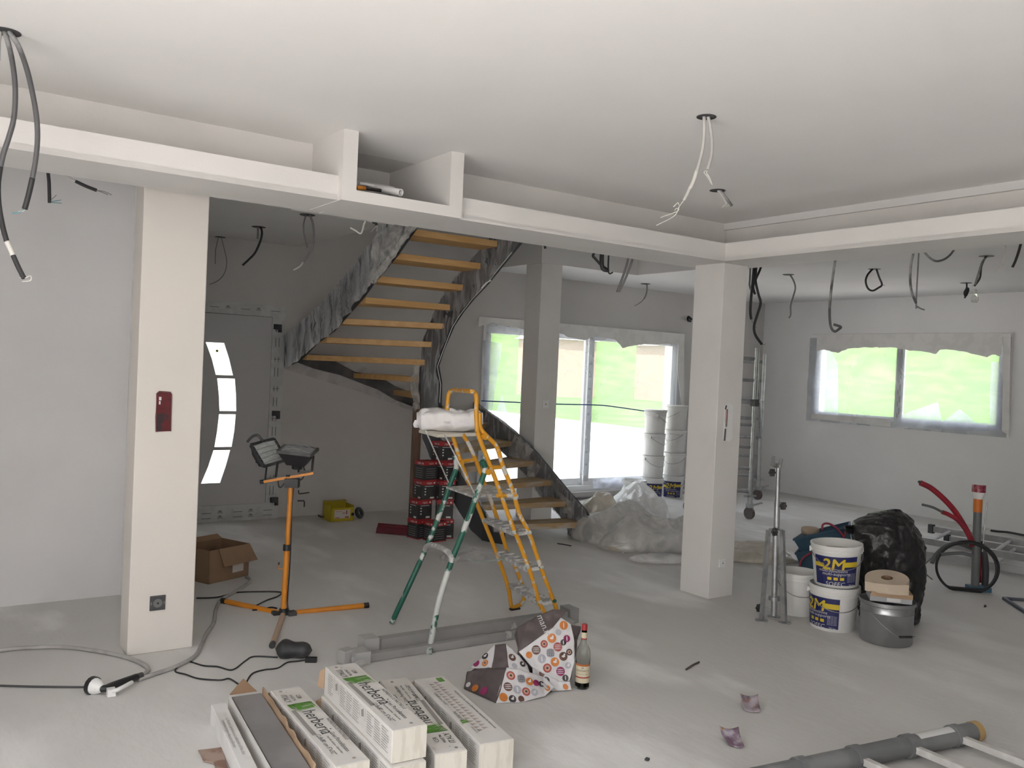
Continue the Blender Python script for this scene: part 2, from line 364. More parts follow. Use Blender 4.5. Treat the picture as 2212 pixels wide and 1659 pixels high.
# --- garden door (two sliding leaves behind masking film)
w1 = tag(thing('window_1', 'tall sliding garden door masked with milky film', None, (7.04, YF, 0.10)), kind='structure')
fr = MB(); rect_frame(fr, 'Y', 5.42, 8.66, 0.10, 2.17, 0.07, YF-0.03, YF+0.12); fr.build('window_frame', P['pvc'], w1)
for (a, c, y) in ((5.49, 7.10, YF+0.045), (7.04, 8.59, YF+0.0)):
    sh = MB(); rect_frame(sh, 'Y', a, c, 0.17, 2.10, 0.085, y, y+0.04); so = sh.build('sash', P['pvc'], w1)
    MB().bx(a+0.08, c-0.08, y+0.015, y+0.022, 0.25, 2.02).build('pane', CLEAR, so)
tp = MB()
for k in range(11):
    z = 0.42+k*0.16
    for dx in (0.0, 0.022): tp.bx(7.055+dx, 7.065+dx, YF-0.0035, YF-0.001, z, z+0.03)
    tp.bx(7.045, 7.095, YF-0.0035, YF-0.001, z+0.012, z+0.016)
    tp.bx(7.022, 7.028, YF-0.0335, YF-0.031, z+0.05, z+0.10) if k % 2 else None
MB().bx(7.035, 7.115, YF-0.002, YF+0.001, 0.22, 2.05).build('protective_tape', P['tapew'], w1)
tp.build('tape_print', P['tapeprint'], w1)
fm = MB(); fm.grid(wrinkled(lambda i, j: Vector((5.44+3.2*i, YF-0.055, 0.30+1.83*j)), 60, 30, 0.018, 3.0, 4, (0, 1, 0)), 60, 30)
fm.build('masking_film', P['film_win'], w1, smooth=True)
fm = MB(); fm.grid(wrinkled(lambda i, j: Vector((7.12+1.5*i, YF-0.062-0.05*(1-j), 0.14+0.16*j)), 40, 10, 0.03, 9.0, 9, (0, 1, 0)), 40, 10)
fm.build('masking_film', P['film_fold'], w1, smooth=True)
for (pl, seed) in (([(1044, 735), (1086, 742), (1066, 860), (1048, 1010)], 3), ([(1050, 960), (1085, 850), (1118, 1000), (1112, 1100)], 5)):
    q = [onY(u_, v_, YF-0.075) for (u_, v_) in pl]
    mb = MB(); mb.grid(wrinkled(lambda i, j: q[0].lerp(q[1], i).lerp(q[3].lerp(q[2], i), j), 8, 14, 0.02, 6, seed, (0, 1, 0)), 8, 14)
    mb.build('film_fold', P['film_fold'], w1, smooth=True)
o = ragged([(1034, 705), (1050, 702), (1064, 697), (1090, 704), (1134, 712), (1172, 716), (1207, 718), (1228, 728), (1262, 735), (1290, 726), (1330, 733), (1345, 752), (1362, 748), (1390, 744), (1478, 742)], 2.19, lambda a, c: onY(a, c, YF-0.085))
o.build('masking_strip', P['mask'], w1)
sd = MB(); q = [onY(1466, 738, YF-0.08), onY(1478, 738, YF-0.08), onY(1478, 890, YF-0.08), onY(1472, 870, YF-0.08), onY(1463, 800, YF-0.08)]
sd.prism(q, (0, 0.004, 0)); sd.build('masking_strip', P['mask'], w1)
MB().bx(5.3, 8.75, YF-0.10, YF, 0.04, 0.10).build('window_sill', mat('rough_threshold', (0.35, 0.34, 0.33), rough=0.9), w1)
# --- side window
XW = XR
w2 = tag(thing('window_2', 'wide side window masked with milky film', None, (XR, 6.3, 1.09)), kind='structure')
fr = MB(); rect_frame(fr, 'X', 4.98, 7.62, 1.09, 2.24, 0.06, XR-0.01, XR+0.10); fr.build('window_frame', P['pvc'], w2)
ym = onX(1944, 830, XR).y
for (a, c) in ((5.04, ym+0.03), (ym-0.03, 7.56)):
    sh = MB(); rect_frame(sh, 'X', a, c, 1.15, 2.18, 0.055, XR+0.01, XR+0.06); so = sh.build('sash', P['pvc'], w2)
    MB().bx(XR+0.03, XR+0.036, a+0.05, c-0.05, 1.2, 2.13).build('pane', bpy.data.materials['clear_glass'], so)
MB().bx(XR-0.012, XR+0.0, ym-0.055, ym+0.055, 1.14, 2.18).build('protective_tape', P['tapew'], w2)
tp = MB()
for k in range(6): tp.bx(XR-0.015, XR-0.0125, ym-0.02, ym-0.005, 1.25+k*0.15, 1.33+k*0.15); tp.bx(XR-0.015, XR-0.0125, ym+0.01, ym+0.018, 1.2+k*0.15, 1.26+k*0.15)
tp.build('tape_print', P['tapeprint'], w2)
def w2p(x, y, d=0.035): return onX(1740+x/4.686, 700+y/4.686, XR-d)
fm = MB(); fm.grid(wrinkled(lambda i, j: Vector((XR-0.03, 4.95+2.72*i, 1.07+1.16*j)), 50, 24, 0.012, 3.5, 2, (1, 0, 0)), 50, 24)
fm.build('masking_film', P['film_win'], w2, smooth=True)
o = ragged([(1740+x/4.686, 700+y/4.686) for (x, y) in [(110, 270), (190, 262), (330, 292), (430, 250), (620, 237), (900, 237), (1030, 262), (1200, 280), (1320, 302), (1362, 262), (1450, 255), (1600, 280), (1840, 335), (1885, 312), (1960, 320), (1985, 300)]], 2.275, lambda a, c: onX(a, c, XR-0.05))
o.build('masking_strip', P['mask'], w2)
for pl in ([(120, 270), (265, 270), (330, 420), (330, 930), (90, 905), (60, 830)], [(1880, 385), (1960, 385), (1990, 600), (1975, 1080), (1870, 1060), (1865, 700)],
           [(940, 930), (1340, 788), (1385, 990), (1860, 1000), (1860, 1085), (900, 1040)], [(1385, 990), (1560, 860), (1640, 920), (1720, 1000)]):
    mb = MB(); mb.add([w2p(*q) for q in pl], [tuple(range(len(pl)))]); mb.build('film_fold', P['film_fold'], w2)
for pl in ([(60, 905), (860, 960), (860, 1040), (60, 955)], [(2000, 130), (2080, 90), (2060, 1130), (1990, 1080)]):
    mb = MB(); mb.prism([w2p(*q, 0.04) for q in pl], (-0.004, 0, 0)); mb.build('masking_strip', P['mask'], w2)
MB().tube([w2p(70, 105, .02), w2p(2105, 90, .02), w2p(2060, 1150, .02)], 0.006, 6).build('tape_edge', P['mask'], w2)
# --- entrance door
YD = YF-0.03
d = tag(thing('door_1', 'grey entrance door with a curve of four glowing glass panes', None, (2.5, YF, 0)), kind='structure')
fr = MB(); fr.bx(2.92, 3.05, YF-0.045, YF+0.08, 0.0, 2.13); fr.bx(1.9, 2.92, YF-0.045, YF+0.08, 2.015, 2.13); fr.bx(1.9, 2.92, YF-0.045, YF+0.08, 0.0, 0.16)
fr.bx(1.9, 1.96, YF-0.045, YF+0.08, 0.16, 2.015)
fr.build('door_frame', P['tapew'], d)
RE = [(484, 741), (495, 776), (503, 811), (505, 814.5), (507, 818), (509.5, 853), (510, 888), (509.8, 891), (509, 895), (506, 930), (500, 965), (498.5, 968.5), (497, 972), (487, 1008), (475, 1043)]
LE = [(444, 741), (457, 776), (466, 811), (467.5, 814.5), (469, 818), (472.5, 853), (474, 888), (473.7, 891), (473, 895), (469, 930), (463, 965), (462, 968.5), (461, 972), (449, 1008), (434, 1043)]
rp = [onY(a, c, YD) for a, c in RE]; lp = [onY(a, c, YD) for a, c in LE]
lf = MB(); lx0, lx1 = 1.96, 2.925
lf.quad((lx0, YD, rp[0].z), (lx1, YD, rp[0].z), (lx1, YD, 2.015), (lx0, YD, 2.015)); lf.quad((lx0, YD, 0.16), (lx1, YD, 0.16), (lx1, YD, rp[-1].z), (lx0, YD, rp[-1].z))
solid_rows = {2: 1, 3: 1, 6: 1, 7: 1, 10: 1, 11: 1}
for i in range(14):
    za, zb = rp[i].z, rp[i+1].z
    if i in solid_rows: lf.quad((lx0, YD, zb), (lx1, YD, zb), (lx1, YD, za), (lx0, YD, za)); continue
    lf.quad((lx0, YD, zb), (lp[i+1].x, YD, zb), (lp[i].x, YD, za), (lx0, YD, za)); lf.quad((rp[i+1].x, YD, zb), (lx1, YD, zb), (lx1, YD, za), (rp[i].x, YD, za))
leaf = lf.build('door_leaf', P['doorleaf'], d, solid=0.012)
for rows in ((0, 1), (4, 5), (8, 9), (12, 13)):
    pn = MB()
    for i in rows: pn.quad((lp[i+1].x, YD+0.004, rp[i+1].z), (rp[i+1].x, YD+0.004, rp[i+1].z), (rp[i].x, YD+0.004, rp[i].z), (lp[i].x, YD+0.004, rp[i].z))
    pn.build('pane', P['opal'], leaf)
q = onY(469, 758, YD-0.012); MB().cyl(q, q+Vector((0, 0.004, 0)), 0.013, n=16).build('sticker', mat('green_sticker', (0.35, 0.36, 0.03)), leaf)
for v_ in (706, 893, 1080):
    q = onY(600-(v_-706)*0.021, v_, YF-0.06); MB().box(q, (0.075, 0.03, 0.05)).box(q+Vector((0.025, 0, -0.035)), (0.03, 0.026, 0.04)).build('hinge', P['dark'], d)
tp = MB()
for k in range(12):                                      # printed marks on the protective tape
    z = 0.24+k*0.148
    for dx in (0.0, 0.034): tp.bx(2.955+dx, 2.962+dx, YF-0.0475, YF-0.0455, z, z+(0.05 if k % 2 else 0.09))
    if k % 2: tp.bx(2.945, 2.975, YF-0.0475, YF-0.0455, z+0.02, z+0.028); tp.bx(2.98, 3.01, YF-0.0475, YF-0.0455, z+0.024, z+0.032)
for k in range(7):
    x = 2.0+k*0.15
    for z in (0.035, 0.085, 2.07):
        tp.bx(x, x+(0.05 if k % 2 else 0.09), YF-0.0475, YF-0.0455, z, z+0.006); tp.bx(x+0.01, x+0.04, YF-0.0475, YF-0.0455, z+0.012, z+0.024) if k % 2 else None
tp.build('tape_print', P['tapeprint'], d)
MB().tube([(2.925, YD-0.008, 0.16), (2.925, YD-0.008, 2.015), (1.96, YD-0.008, 2.015)], 0.006, 6).build('seal', P['dark'], d)
portal('daylight_portal', (2.5, YF+0.32, 1.05), 1.0, 2.0, (R(-90), 0, 0))

# ------------------------------------------------------------------ staircase
P['pine'] = mat('pine_tread', (0.52, 0.31, 0.12), (0.60, 0.38, 0.17), 3.0, 0.35, 0.7, rough=0.55, stretch=(1, 7, 7), bump=0.1, c3=(0.26, 0.12, 0.04), lo3=0.72, hi3=0.76, scale3=5)
P['pined'] = mat('dusty_pine_tread', (0.40, 0.27, 0.13), (0.45, 0.40, 0.34), 4.0, 0.4, 0.7, rough=0.7, stretch=(1, 5, 5), bump=0.1)
P['stringer'] = mat('dark_stringer', (0.035, 0.037, 0.042), rough=0.55)
P['film_stair'] = film('stair_film', (0.58, 0.59, 0.61), a=0.12, a2=0.70, streak=1.0, lo=0.36, hi=0.68, bump=0.5, trl=0.2, stretch=(13, 13, 3.2))
P['film_stair2'] = film('stair_film_pale', (0.66, 0.67, 0.69), a=0.25, a2=0.9, streak=1.0, lo=0.34, hi=0.64, bump=0.5, trl=0.25, stretch=(11, 11, 2.6))
P['film_bag'] = film('loose_film', (0.72, 0.71, 0.69), a=0.25, a2=0.85, streak=9.0, lo=0.35, hi=0.7, bump=0.5, trl=0.3)
P['post'] = mat('newel_wood', (0.16, 0.10, 0.07), (0.12, 0.075, 0.05), 5, rough=0.6, stretch=(5, 5, 1))
st = thing('staircase', 'open staircase with pine treads, its dark stringers wrapped in plastic film', 'staircase', (4.3, 7.5, 0))
RIS = 0.1655
ED = [((5.33, 6.42), (4.45, 6.62)), ((5.33, 6.67), (4.42, 6.75)), ((5.33, 6.97), (4.35, 6.86)), ((5.33, 7.27), (4.27, 6.96)), ((5.33, 7.69), (4.2, 7.05)), ((5.33, 8.16), (4.13, 7.13)),
      ((5.0, 8.44), (4.06, 7.20)), ((4.65, 8.44), (4.0, 7.25)), ((4.27, 8.44), (3.97, 7.27)), ((3.8, 8.44), (3.93, 7.24)), ((3.1, 7.97), (3.9, 7.09)), ((3.1, 7.5), (3.9, 6.96)),
      ((3.1, 7.15), (3.9, 6.76)), ((3.1, 6.70), (3.9, 6.67)), ((3.1, 6.49), (3.9, 6.46)), ((3.1, 6.20), (3.9, 6.19)), ((3.1, 5.96), (3.9, 5.95)), ((3.1, 5.72), (3.9, 5.71))]
CORN = {6: (5.33, 8.44), 10: (3.1, 8.44)}
for k in range(1, 17):
    z = RIS*k; fo, fi = Vector(ED[k-1][0]), Vector(ED[k-1][1]); bo, bi = Vector(ED[k][0]), Vector(ED[k][1])
    loop = [fi, fo] + ([Vector(CORN[k])] if k in CORN else []) + [bo, bi]
    c = sum(loop, Vector((0, 0)))/len(loop)
    fn = (fi-bi+fo-bo); fn = fn.normalized()*0.028
    loop[0] = loop[0]+fn; loop[1] = loop[1]+fn if k not in (6, 7, 10, 11) else loop[1]
    mb = MB().prism([(p.x, p.y, z) for p in loop], (0, 0, -0.052))
    mb.build('tread', P['pined'] if k < 7 else P['pine'], st, bevel=0.004)
# outer stringer of the upper flight (left), traced on its plane
def cly(p): p.y = min(p.y, YF-0.012); return p
def polyX(px, x, th): return MB().prism([cly(onX(a, c, x)) for a, c in px], (th, 0, 0))
def polyY(px, y, th): return MB().prism([onY(a, c, y) for a, c in px], (0, th, 0))
UTOP = [(614, 729), (650, 699), (687, 667), (711, 641), (750, 592), (787, 546), (812, 512), (835, 478)]
UBOT = [(896, 486), (852, 549), (821, 587), (800, 612), (780, 640), (745, 680), (715, 715), (679, 741), (642, 779), (614, 792)]
polyX(UTOP+UBOT, 3.06, 0.04).build('stringer', P['stringer'], st)
# film wrapped over it: wavy strip
def strip(top, bot, fn, nu=60, nv=10, amp=0.02, sc=6, seed=1, ax=(1, 0, 0), grow=4):
    tp_ = spline([fn(a, c-grow) for a, c in top]); bt_ = spline([fn(a, c+grow) for a, c in bot])
    def pick(pl, t): f = t*(len(pl)-1); i = min(int(f), len(pl)-2); return pl[i].lerp(pl[i+1], f-i)
    g_ = lambda i, j: pick(tp_, i).lerp(pick(bt_, i), j)
    mb = MB(); mb.grid(wrinkled(g_, nu, nv, amp, sc, seed, ax), nu, nv)
    for p in mb.v: cly(p)
    return mb
def vfold(mb, ax, amp, k, seed):                         # vertical gathers
    ax = Vector(ax)
    for p in mb.v: p += ax*(amp*mnoise.noise(Vector((p.x*k, p.y*k, p.z*k*0.25+seed))))
    return mb
fs = strip(UTOP, UBOT[::-1], lambda a, c: onX(a, c, 3.02)); vfold(fs, (1, 0, 0), 0.03, 14, 2).build('protective_film', P['film_stair2'], st, smooth=True)
flap = strip([(800, 600), (806, 540), (822, 505), (850, 488)], [(812, 608), (845, 560), (872, 520), (899, 484)], lambda a, c: onX(a, c, 2.98), 26, 10, 0.03, 8, 5)
flap.build('protective_film', P['film_bag'], st, smooth=True)
roll = MB().tube(spline([onX(898, 486, 3.0), onX(868, 520, 2.99), onX(838, 562, 2.99), onX(812, 596, 2.99), onX(806, 608, 2.99)]), [0.022]*12+[0.03]*13, 10)
for p in roll.v: p += Vector((0, 0.01, 0.01))*mnoise.noise(p*25)
roll.build('rolled_film', P['film_bag'], st, smooth=True)
# wall stringer on the far wall
WTOP = [(641, 776), (664, 766), (709, 772), (767, 803), (817, 812), (854, 834), (896, 850)]
WBOT = [(898, 880), (858, 865), (819, 842), (735, 810), (679, 796), (641, 782)]
polyY(WTOP+WBOT, 8.46, 0.035).build('stringer', P['stringer'], st)
strip([(614, 768), (664, 764), (720, 768), (780, 790), (830, 812), (900, 846)], [(614, 797), (664, 812), (720, 829), (780, 847), (830, 866), (900, 891)], lambda a, c: onY(a, c, 8.45), 50, 8, 0.016, 7, 8, (0, 1, 0), 0).build('protective_film', film('wall_stringer_film', (0.55, 0.55, 0.56), a=0.04, a2=0.42, streak=6.0, lo=0.4, hi=0.75, bump=0.4, trl=0.2), st, smooth=True)
# outer stringer of the lower flight (right)
RTOP = [(1018, 868), (1044, 884), (1075, 905), (1107, 930), (1157, 979), (1194, 1024), (1224, 1061), (1259, 1100), (1272, 1123)]
RBOT = [(1272, 1134), (1269, 1168), (1226, 1156), (1226, 1143), (1208, 1113), (1171, 1074), (1138, 1028), (1124, 1014), (1085, 977), (1050, 945), (1018, 915)]
polyX(RTOP+RBOT, 5.335, 0.04).build('stringer', P['stringer'], st)
strip(RTOP, [(1018, 915), (1050, 945), (1085, 977), (1124, 1014), (1171, 1074), (1208, 1113), (1226, 1143), (1226, 1156)], lambda a, c: onX(a, c, 5.325), 60, 9, 0.014, 8, 3).build('protective_film', P['film_stair'], st, smooth=True)
for (pl, seed) in (([(1112, 937), (1150, 972), (1140, 1000), (1098, 985)], 1), ([(1135, 985), (1168, 1008), (1155, 1030), (1142, 1032)], 2), ([(1206, 1060), (1232, 1082), (1240, 1112), (1216, 1108)], 4)):
    q = [onX(a, c, 5.29) for a, c in pl]; mb = MB(); mb.grid(wrinkled(lambda i, j: q[0].lerp(q[1], i).lerp(q[3].lerp(q[2], i), j), 8, 8, 0.03, 9, seed, (1, 0.3, 0)), 8, 8)
    mb.build('torn_film', P['film_bag'], st, smooth=True)
# inner stringer: lower run on a curve, upper run along the well
def band(pts, zlo, zhi, th=0.035):
    mb = MB(); pts = [Vector(p) for p in pts]
    for i in range(len(pts)-1):
        a, c = pts[i], pts[i+1]; n_ = Vector((-(c-a).y, (c-a).x)).normalized()*th
        A = [(a.x, a.y, max(0, zlo[i])), (c.x, c.y, max(0, zlo[i+1])), (c.x, c.y, zhi[i+1]), (a.x, a.y, zhi[i])]
        mb.prism(A, (n_.x, n_.y, 0))
    return mb
ip = [(4.50, 6.52)]+[e[1] for e in ED[:10]]; zz = [RIS*(i-1) for i in range(11)]; zz[0] = 0.0
band(ip, [z-0.24 for z in zz], [z+0.10 for z in zz]).build('stringer', P['stringer'], st)
band([(p[0]-0.012, p[1]-0.012) for p in ip], [z-0.26 for z in zz], [z+0.13 for z in zz], 0.002).build('protective_film', P['film_stair'], st)
ILO = [(1128, 514), (1105, 542), (1081, 571), (1048, 612), (1017, 645), (995, 672), (974, 704), (952, 755), (941, 790), (947, 827), (946, 890)]
IHI = [(1062, 508), (1038, 538), (1017, 562), (981, 605), (952, 648), (933, 688), (911, 739), (909, 800), (909, 890)]
polyX(ILO+IHI[::-1], 3.905, 0.04).build('stringer', P['stringer'], st)
vfold(strip(IHI, ILO, lambda a, c: onX(a, c, 3.895), 60, 10, 0.012, 9, 6), (1, 0, 0), 0.012, 20, 1).build('protective_film', P['film_stair'], st, smooth=True)
edge = MB().tube([onX(a+2, c, 3.89)+Vector((0, 0.012*mnoise.noise(Vector((a*.3, c*.3, 0))), 0)) for a, c in [(1104, 545), (1081, 573), (1048, 614), (1017, 648), (990, 682), (975, 707), (955, 757), (943, 792), (950, 830), (948, 870)]], 0.0026, 5)
edge.build('film_edge', mat('bright_film_edge', (0.85, 0.85, 0.85), rough=0.3), st)
MB().tube([onX(1060, 606, 3.89), onX(1050, 611, 3.89), onX(1040, 622, 3.89)], 0.005, 5).build('film_edge', bpy.data.materials['bright_film_edge'], st)
MB().bx(3.90, 3.965, 7.22, 7.285, 0, 1.36).build('newel_post', P['post'], st)
dr = strip([(885, 845), (892, 800), (902, 778)], [(897, 885), (903, 880), (908, 880)], lambda a, c: onX(a, c, 3.86), 8, 12, 0.02, 9, 3); dr.build('protective_film', P['film_bag'], st, smooth=True)
# ------------------------------------------------------------------ step ladder
P['yel'] = mat('yellow_paint', (0.62, 0.29, 0.02), (0.55, 0.54, 0.50), 16, 0.56, 0.60, rough=0.45, detail=8)
P['grn'] = mat('green_paint', (0.012, 0.10, 0.07), (0.50, 0.52, 0.50), 11, 0.53, 0.58, rough=0.45, detail=9)
P['grnw'] = mat('green_paint_splashed', (0.50, 0.52, 0.50), (0.012, 0.10, 0.07), 11, 0.54, 0.58, rough=0.5, detail=9)
P['galv'] = mat('galvanised_steel', (0.42, 0.43, 0.44), (0.34, 0.35, 0.36), 14, rough=0.42, metal=0.75, bump=0.05)
P['alu'] = mat('aluminium', (0.55, 0.55, 0.56), (0.46, 0.46, 0.47), 9, rough=0.35, metal=0.85)
P['aludirty'] = mat('dusty_aluminium', (0.34, 0.335, 0.33), (0.28, 0.28, 0.275), 3, rough=0.65, metal=0.2, c3=(0.52, 0.51, 0.50), lo3=0.70, hi3=0.73, scale3=6, bump=0.05)
P['steelw'] = mat('paint_spattered_steel', (0.40, 0.40, 0.40), (0.62, 0.62, 0.61), 22, 0.5, 0.56, rough=0.6, metal=0.2)
P['paper'] = mat('white_paper', (0.80, 0.79, 0.80), (0.72, 0.71, 0.73), 5, rough=0.8, bump=0.4, bscale=9)
P['cream'] = mat('cream_platform', (0.66, 0.63, 0.55), rough=0.6)
P['orange'] = mat('orange_paint', (0.62, 0.23, 0.02), (0.55, 0.20, 0.02), 5, rough=0.4)
P['peach'] = mat('faded_leg', (0.48, 0.35, 0.26), rough=0.7)
P['kraft'] = mat('kraft_cardboard', (0.26, 0.165, 0.10), (0.22, 0.14, 0.085), 4, rough=0.85, bump=0.05)
P['kraftd'] = mat('kraft_inside', (0.14, 0.085, 0.05), rough=0.9)
P['red'] = mat('red_print', (0.33, 0.02, 0.025), rough=0.5)
P['blk'] = mat('black_print', (0.022, 0.022, 0.024), (0.03, 0.03, 0.03), 20, rough=0.5)
P['ink'] = mat('white_ink', (0.62, 0.62, 0.62), rough=0.6)
P['glass'] = mat('floodlight_glass', (0.32, 0.34, 0.34), (0.42, 0.44, 0.44), 30, rough=0.25, stretch=(1, 1, 8))
P['blackdust'] = mat('dusty_black', (0.022, 0.023, 0.025), (0.06, 0.06, 0.06), 6, rough=0.5)
YLP, YRP = 4.69, 4.22
Lp = lambda a, c: onY(a, c, YLP)
Rp = lambda a, c: onY(a, c, YRP)
ld = thing('step_ladder', 'paint-spattered step ladder with yellow rails and green rear legs', 'ladder', (2.9, 4.45, 0))
HN = [Lp(966, 886), Lp(968, 858), Lp(972, 847), Lp(980, 843), Rp(1014, 845), Rp(1023, 847), Rp(1029, 857), Rp(1029, 897), Rp(1031, 932)]
R1 = [Rp(1031, 932), Rp(1039, 955), Rp(1052, 988), Rp(1076, 1051), Rp(1097, 1110), Rp(1125, 1180), Rp(1150, 1250), Rp(1164, 1299), Rp(1176, 1323)]
fr_ = onZ(1188, 1356); R1.append(Vector((fr_.x, YRP, 0.012)))
R2 = [Rp(1036, 892), Rp(1038, 925), Rp(1059, 949), Rp(1074, 967), Rp(1087, 1009), Rp(1108, 1061), Rp(1122, 1110), Rp(1143, 1152), Rp(1167, 1222), Rp(1195, 1296), Rp(1206, 1324)]
R2.append(Vector((R2[-1].x+0.05, YRP, 0.012)))
L1 = [Lp(977, 938), Lp(1000, 1010), Lp(1045, 1125), Lp(1073, 1196), Lp(1097, 1266), Lp(1104, 1308)]
L2 = [Lp(999, 938), Lp(1010, 955), Lp(1024, 984), Lp(1041, 1030), Lp(1057, 1072), Lp(1073, 1117), Lp(1097, 1194), Lp(1115, 1229), Lp(1127, 1261), Lp(1132, 1286), Lp(1127, 1303), Lp(1110, 1312), Lp(1104, 1308)]
for nm, pl in (('handle', HN), ('rail', R1), ('rail', R2), ('rail', L1), ('rail', L2)):
    MB().tube(spline(pl, 4), 0.0135, 10).build(nm, P['yel'], ld, smooth=True, auto=40)
MB().box(Lp(1112, 1316), (0.07, 0.03, 0.02)).build('rubber_foot', P['rubber'], ld)
GL = [Lp(982, 984), Lp(986, 1009), Lp(976, 1037), Lp(950, 1110), Lp(922, 1180), Lp(884, 1264)]; f_ = onZ(846, 1349); GL.append(Vector((f_.x, f_.y, 0.01)))
GR = [Rp(1041, 995), Rp(1048, 1012), Rp(1041, 1037), Rp(1010, 1124), Rp(975, 1212)]; f_ = onZ(927, 1414)
GR2 = [Rp(978, 1204), Rp(950, 1292), Rp(932, 1380), Vector((f_.x, f_.y, 0.01))]
MB().tube(spline(GL, 4), 0.0165, 10).build('leg', P['grn'], ld, smooth=True, auto=40)
MB().tube(spline(GR, 4), 0.0165, 10).build('leg', P['grn'], ld, smooth=True, auto=40)
MB().tube(spline(GR2, 4), 0.0172, 10).build('leg_lower', P['grnw'], ld, smooth=True, auto=40)
mid = lambda a, c, t: onY(a, c, YLP+(YRP-YLP)*t)
MB().tube(spline([Lp(918, 1190), mid(921, 1181, .08), mid(931, 1177, .25), mid(950, 1182, .6), mid(966, 1191, .85), Rp(974, 1202), Rp(975, 1215)], 4), 0.0165, 10).build('cross_brace', P['steelw'], ld, smooth=True)
def slab(c4, th): return MB().prism([Vector(p) for p in c4], (0, 0, -th))
for q in ([Lp(1041, 1122), Lp(1066, 1118), Rp(1139, 1146), Rp(1108, 1149)], [Lp(1071, 1193), Lp(1092, 1190), Rp(1167, 1223), Rp(1136, 1225)], [Lp(1097, 1263), Lp(1119, 1259), Rp(1195, 1296), Rp(1164, 1299)]):
    zc = sum(p.z for p in q)/4; q = [Vector((p.x, p.y, zc)) for p in q]
    tr_ = slab(q, 0.022)
    for k in range(6):                                  # raised ribs across the tread
        t = (k+0.5)/6; a = q[0].lerp(q[3], t); c = q[1].lerp(q[2], t); tr_.cyl(a+Vector((0, 0, .002)), c+Vector((0, 0, .002)), 0.006, n=6)
    tr_.build('step', P['steelw'], ld)
zp = Lp(964, 1051).z
q = [onZ(964, 1051, zp), onZ(1052, 1046, zp), onZ(1110, 1061, zp), onZ(1024, 1072, zp)]
slab(q, 0.012).build('tool_tray', P['steelw'], ld)
for a, c in ((Rp(1055, 1010), Rp(1090, 1009)), (Rp(1074, 1071), Rp(1108, 1071)), (Lp(990, 997), Lp(1027, 993))): MB().tube([a, c], 0.012, 8).build('bracket', P['yel'], ld)
for p in (Rp(1051, 1019), Rp(1109, 1071), Lp(993, 1000), Rp(1044, 943)):
    MB().cyl(p+Vector((0, 0.03, 0)), p-Vector((0, 0.028, 0)), 0.018, n=12).build('pivot', P['yel'], ld)
for p in (Rp(1109, 1149), Rp(1141, 1149), Rp(1136, 1224), Rp(1167, 1224), Rp(1164, 1299), Rp(1195, 1297)):
    MB().cyl(p, p-Vector((0, 0.02, 0)), 0.012, n=10).build('bolt', P['grn'], ld)
for a, c in ((Lp(919, 930), Lp(969, 1042)), (Rp(961, 940), Rp(1025, 1066))): MB().cyl(a, c, 0.0045, n=6).build('stay_rod', P['steelw'], ld)
zt = Lp(985, 936).z
pc = [Vector((2.50, YLP+0.02, zt)), Vector((2.50, YRP-0.02, zt)), Vector((2.80, YRP-0.02, zt)), Vector((2.80, YLP+0.02, zt))]
pq = [onZ(905, 928, zt), onZ(945, 938, zt), onZ(1035, 935, zt), onZ(1010, 925, zt)]
slab(pq, 0.02).build('platform', P['cream'], ld)
MB().tube(spline([Lp(1095, 1185), mid(1090, 1205, .3), mid(1040, 1213, .4), mid(1010, 1208, .5)]), 0.004, 6).build('cord', mat('pale_green_cord', (0.35, 0.42, 0.38)), ld)
# white paper bag lying on the platform
ctr = (pq[0]+pq[1]+pq[2]+pq[3])/4; DB = (ctr-CAM).dot(FW)
bgm = MB()
def bagf(i, j):
    # rounded pillow: i around the section, j along its length
    t = j; a = 2*pi*i; end = min(1.0, (t*(1-t)*14)**0.5) if 0.02 < t < 0.98 else 0.45
    x = -0.215+0.43*t; yy = 0.095*cos(a); z_ = 0.062*sin(a)
    yy = math.copysign(abs(cos(a))**0.55, cos(a))*0.11*max(end, .5); z_ = math.copysign(abs(sin(a))**0.55, sin(a))*0.066*max(end, .62)
    p = RT*x*1.0 + Vector((FW.x, FW.y, 0)).normalized()*yy + Vector((0, 0, 1))*(z_+0.075)
    w_ = p*8; p = p + Vector((mnoise.noise(w_), mnoise.noise(w_+Vector((5, 0, 0))), mnoise.noise(w_+Vector((0, 9, 0)))))*0.018
    w_ = p*17; p = p + (Vector((FW.x, FW.y, 0))*-1+Vector((0, 0, .8)))*0.034*(abs(mnoise.noise(w_*.75))-.25)
    return p + Vector((at(972, 930, DB).x, at(972, 930, DB).y, zt))
bgm.grid(bagf, 44, 44, cu=True)
bo = bgm.build('paper_bag', P['paper'], smooth=True, auto=22); tag(bo, 'crumpled white paper bag lying on top of the step ladder', 'bag')
e_ = bagf(0.5, 0.0); MB().grid(lambda i, j: bagf(0.5+0.5*i, 0.02)-RT*0.02*j*(1+0.6*sin(9*i))+Vector((0, 0, 0.006*sin(14*i))), 14, 4).build('open_end', P['paper'], bo, smooth=True)

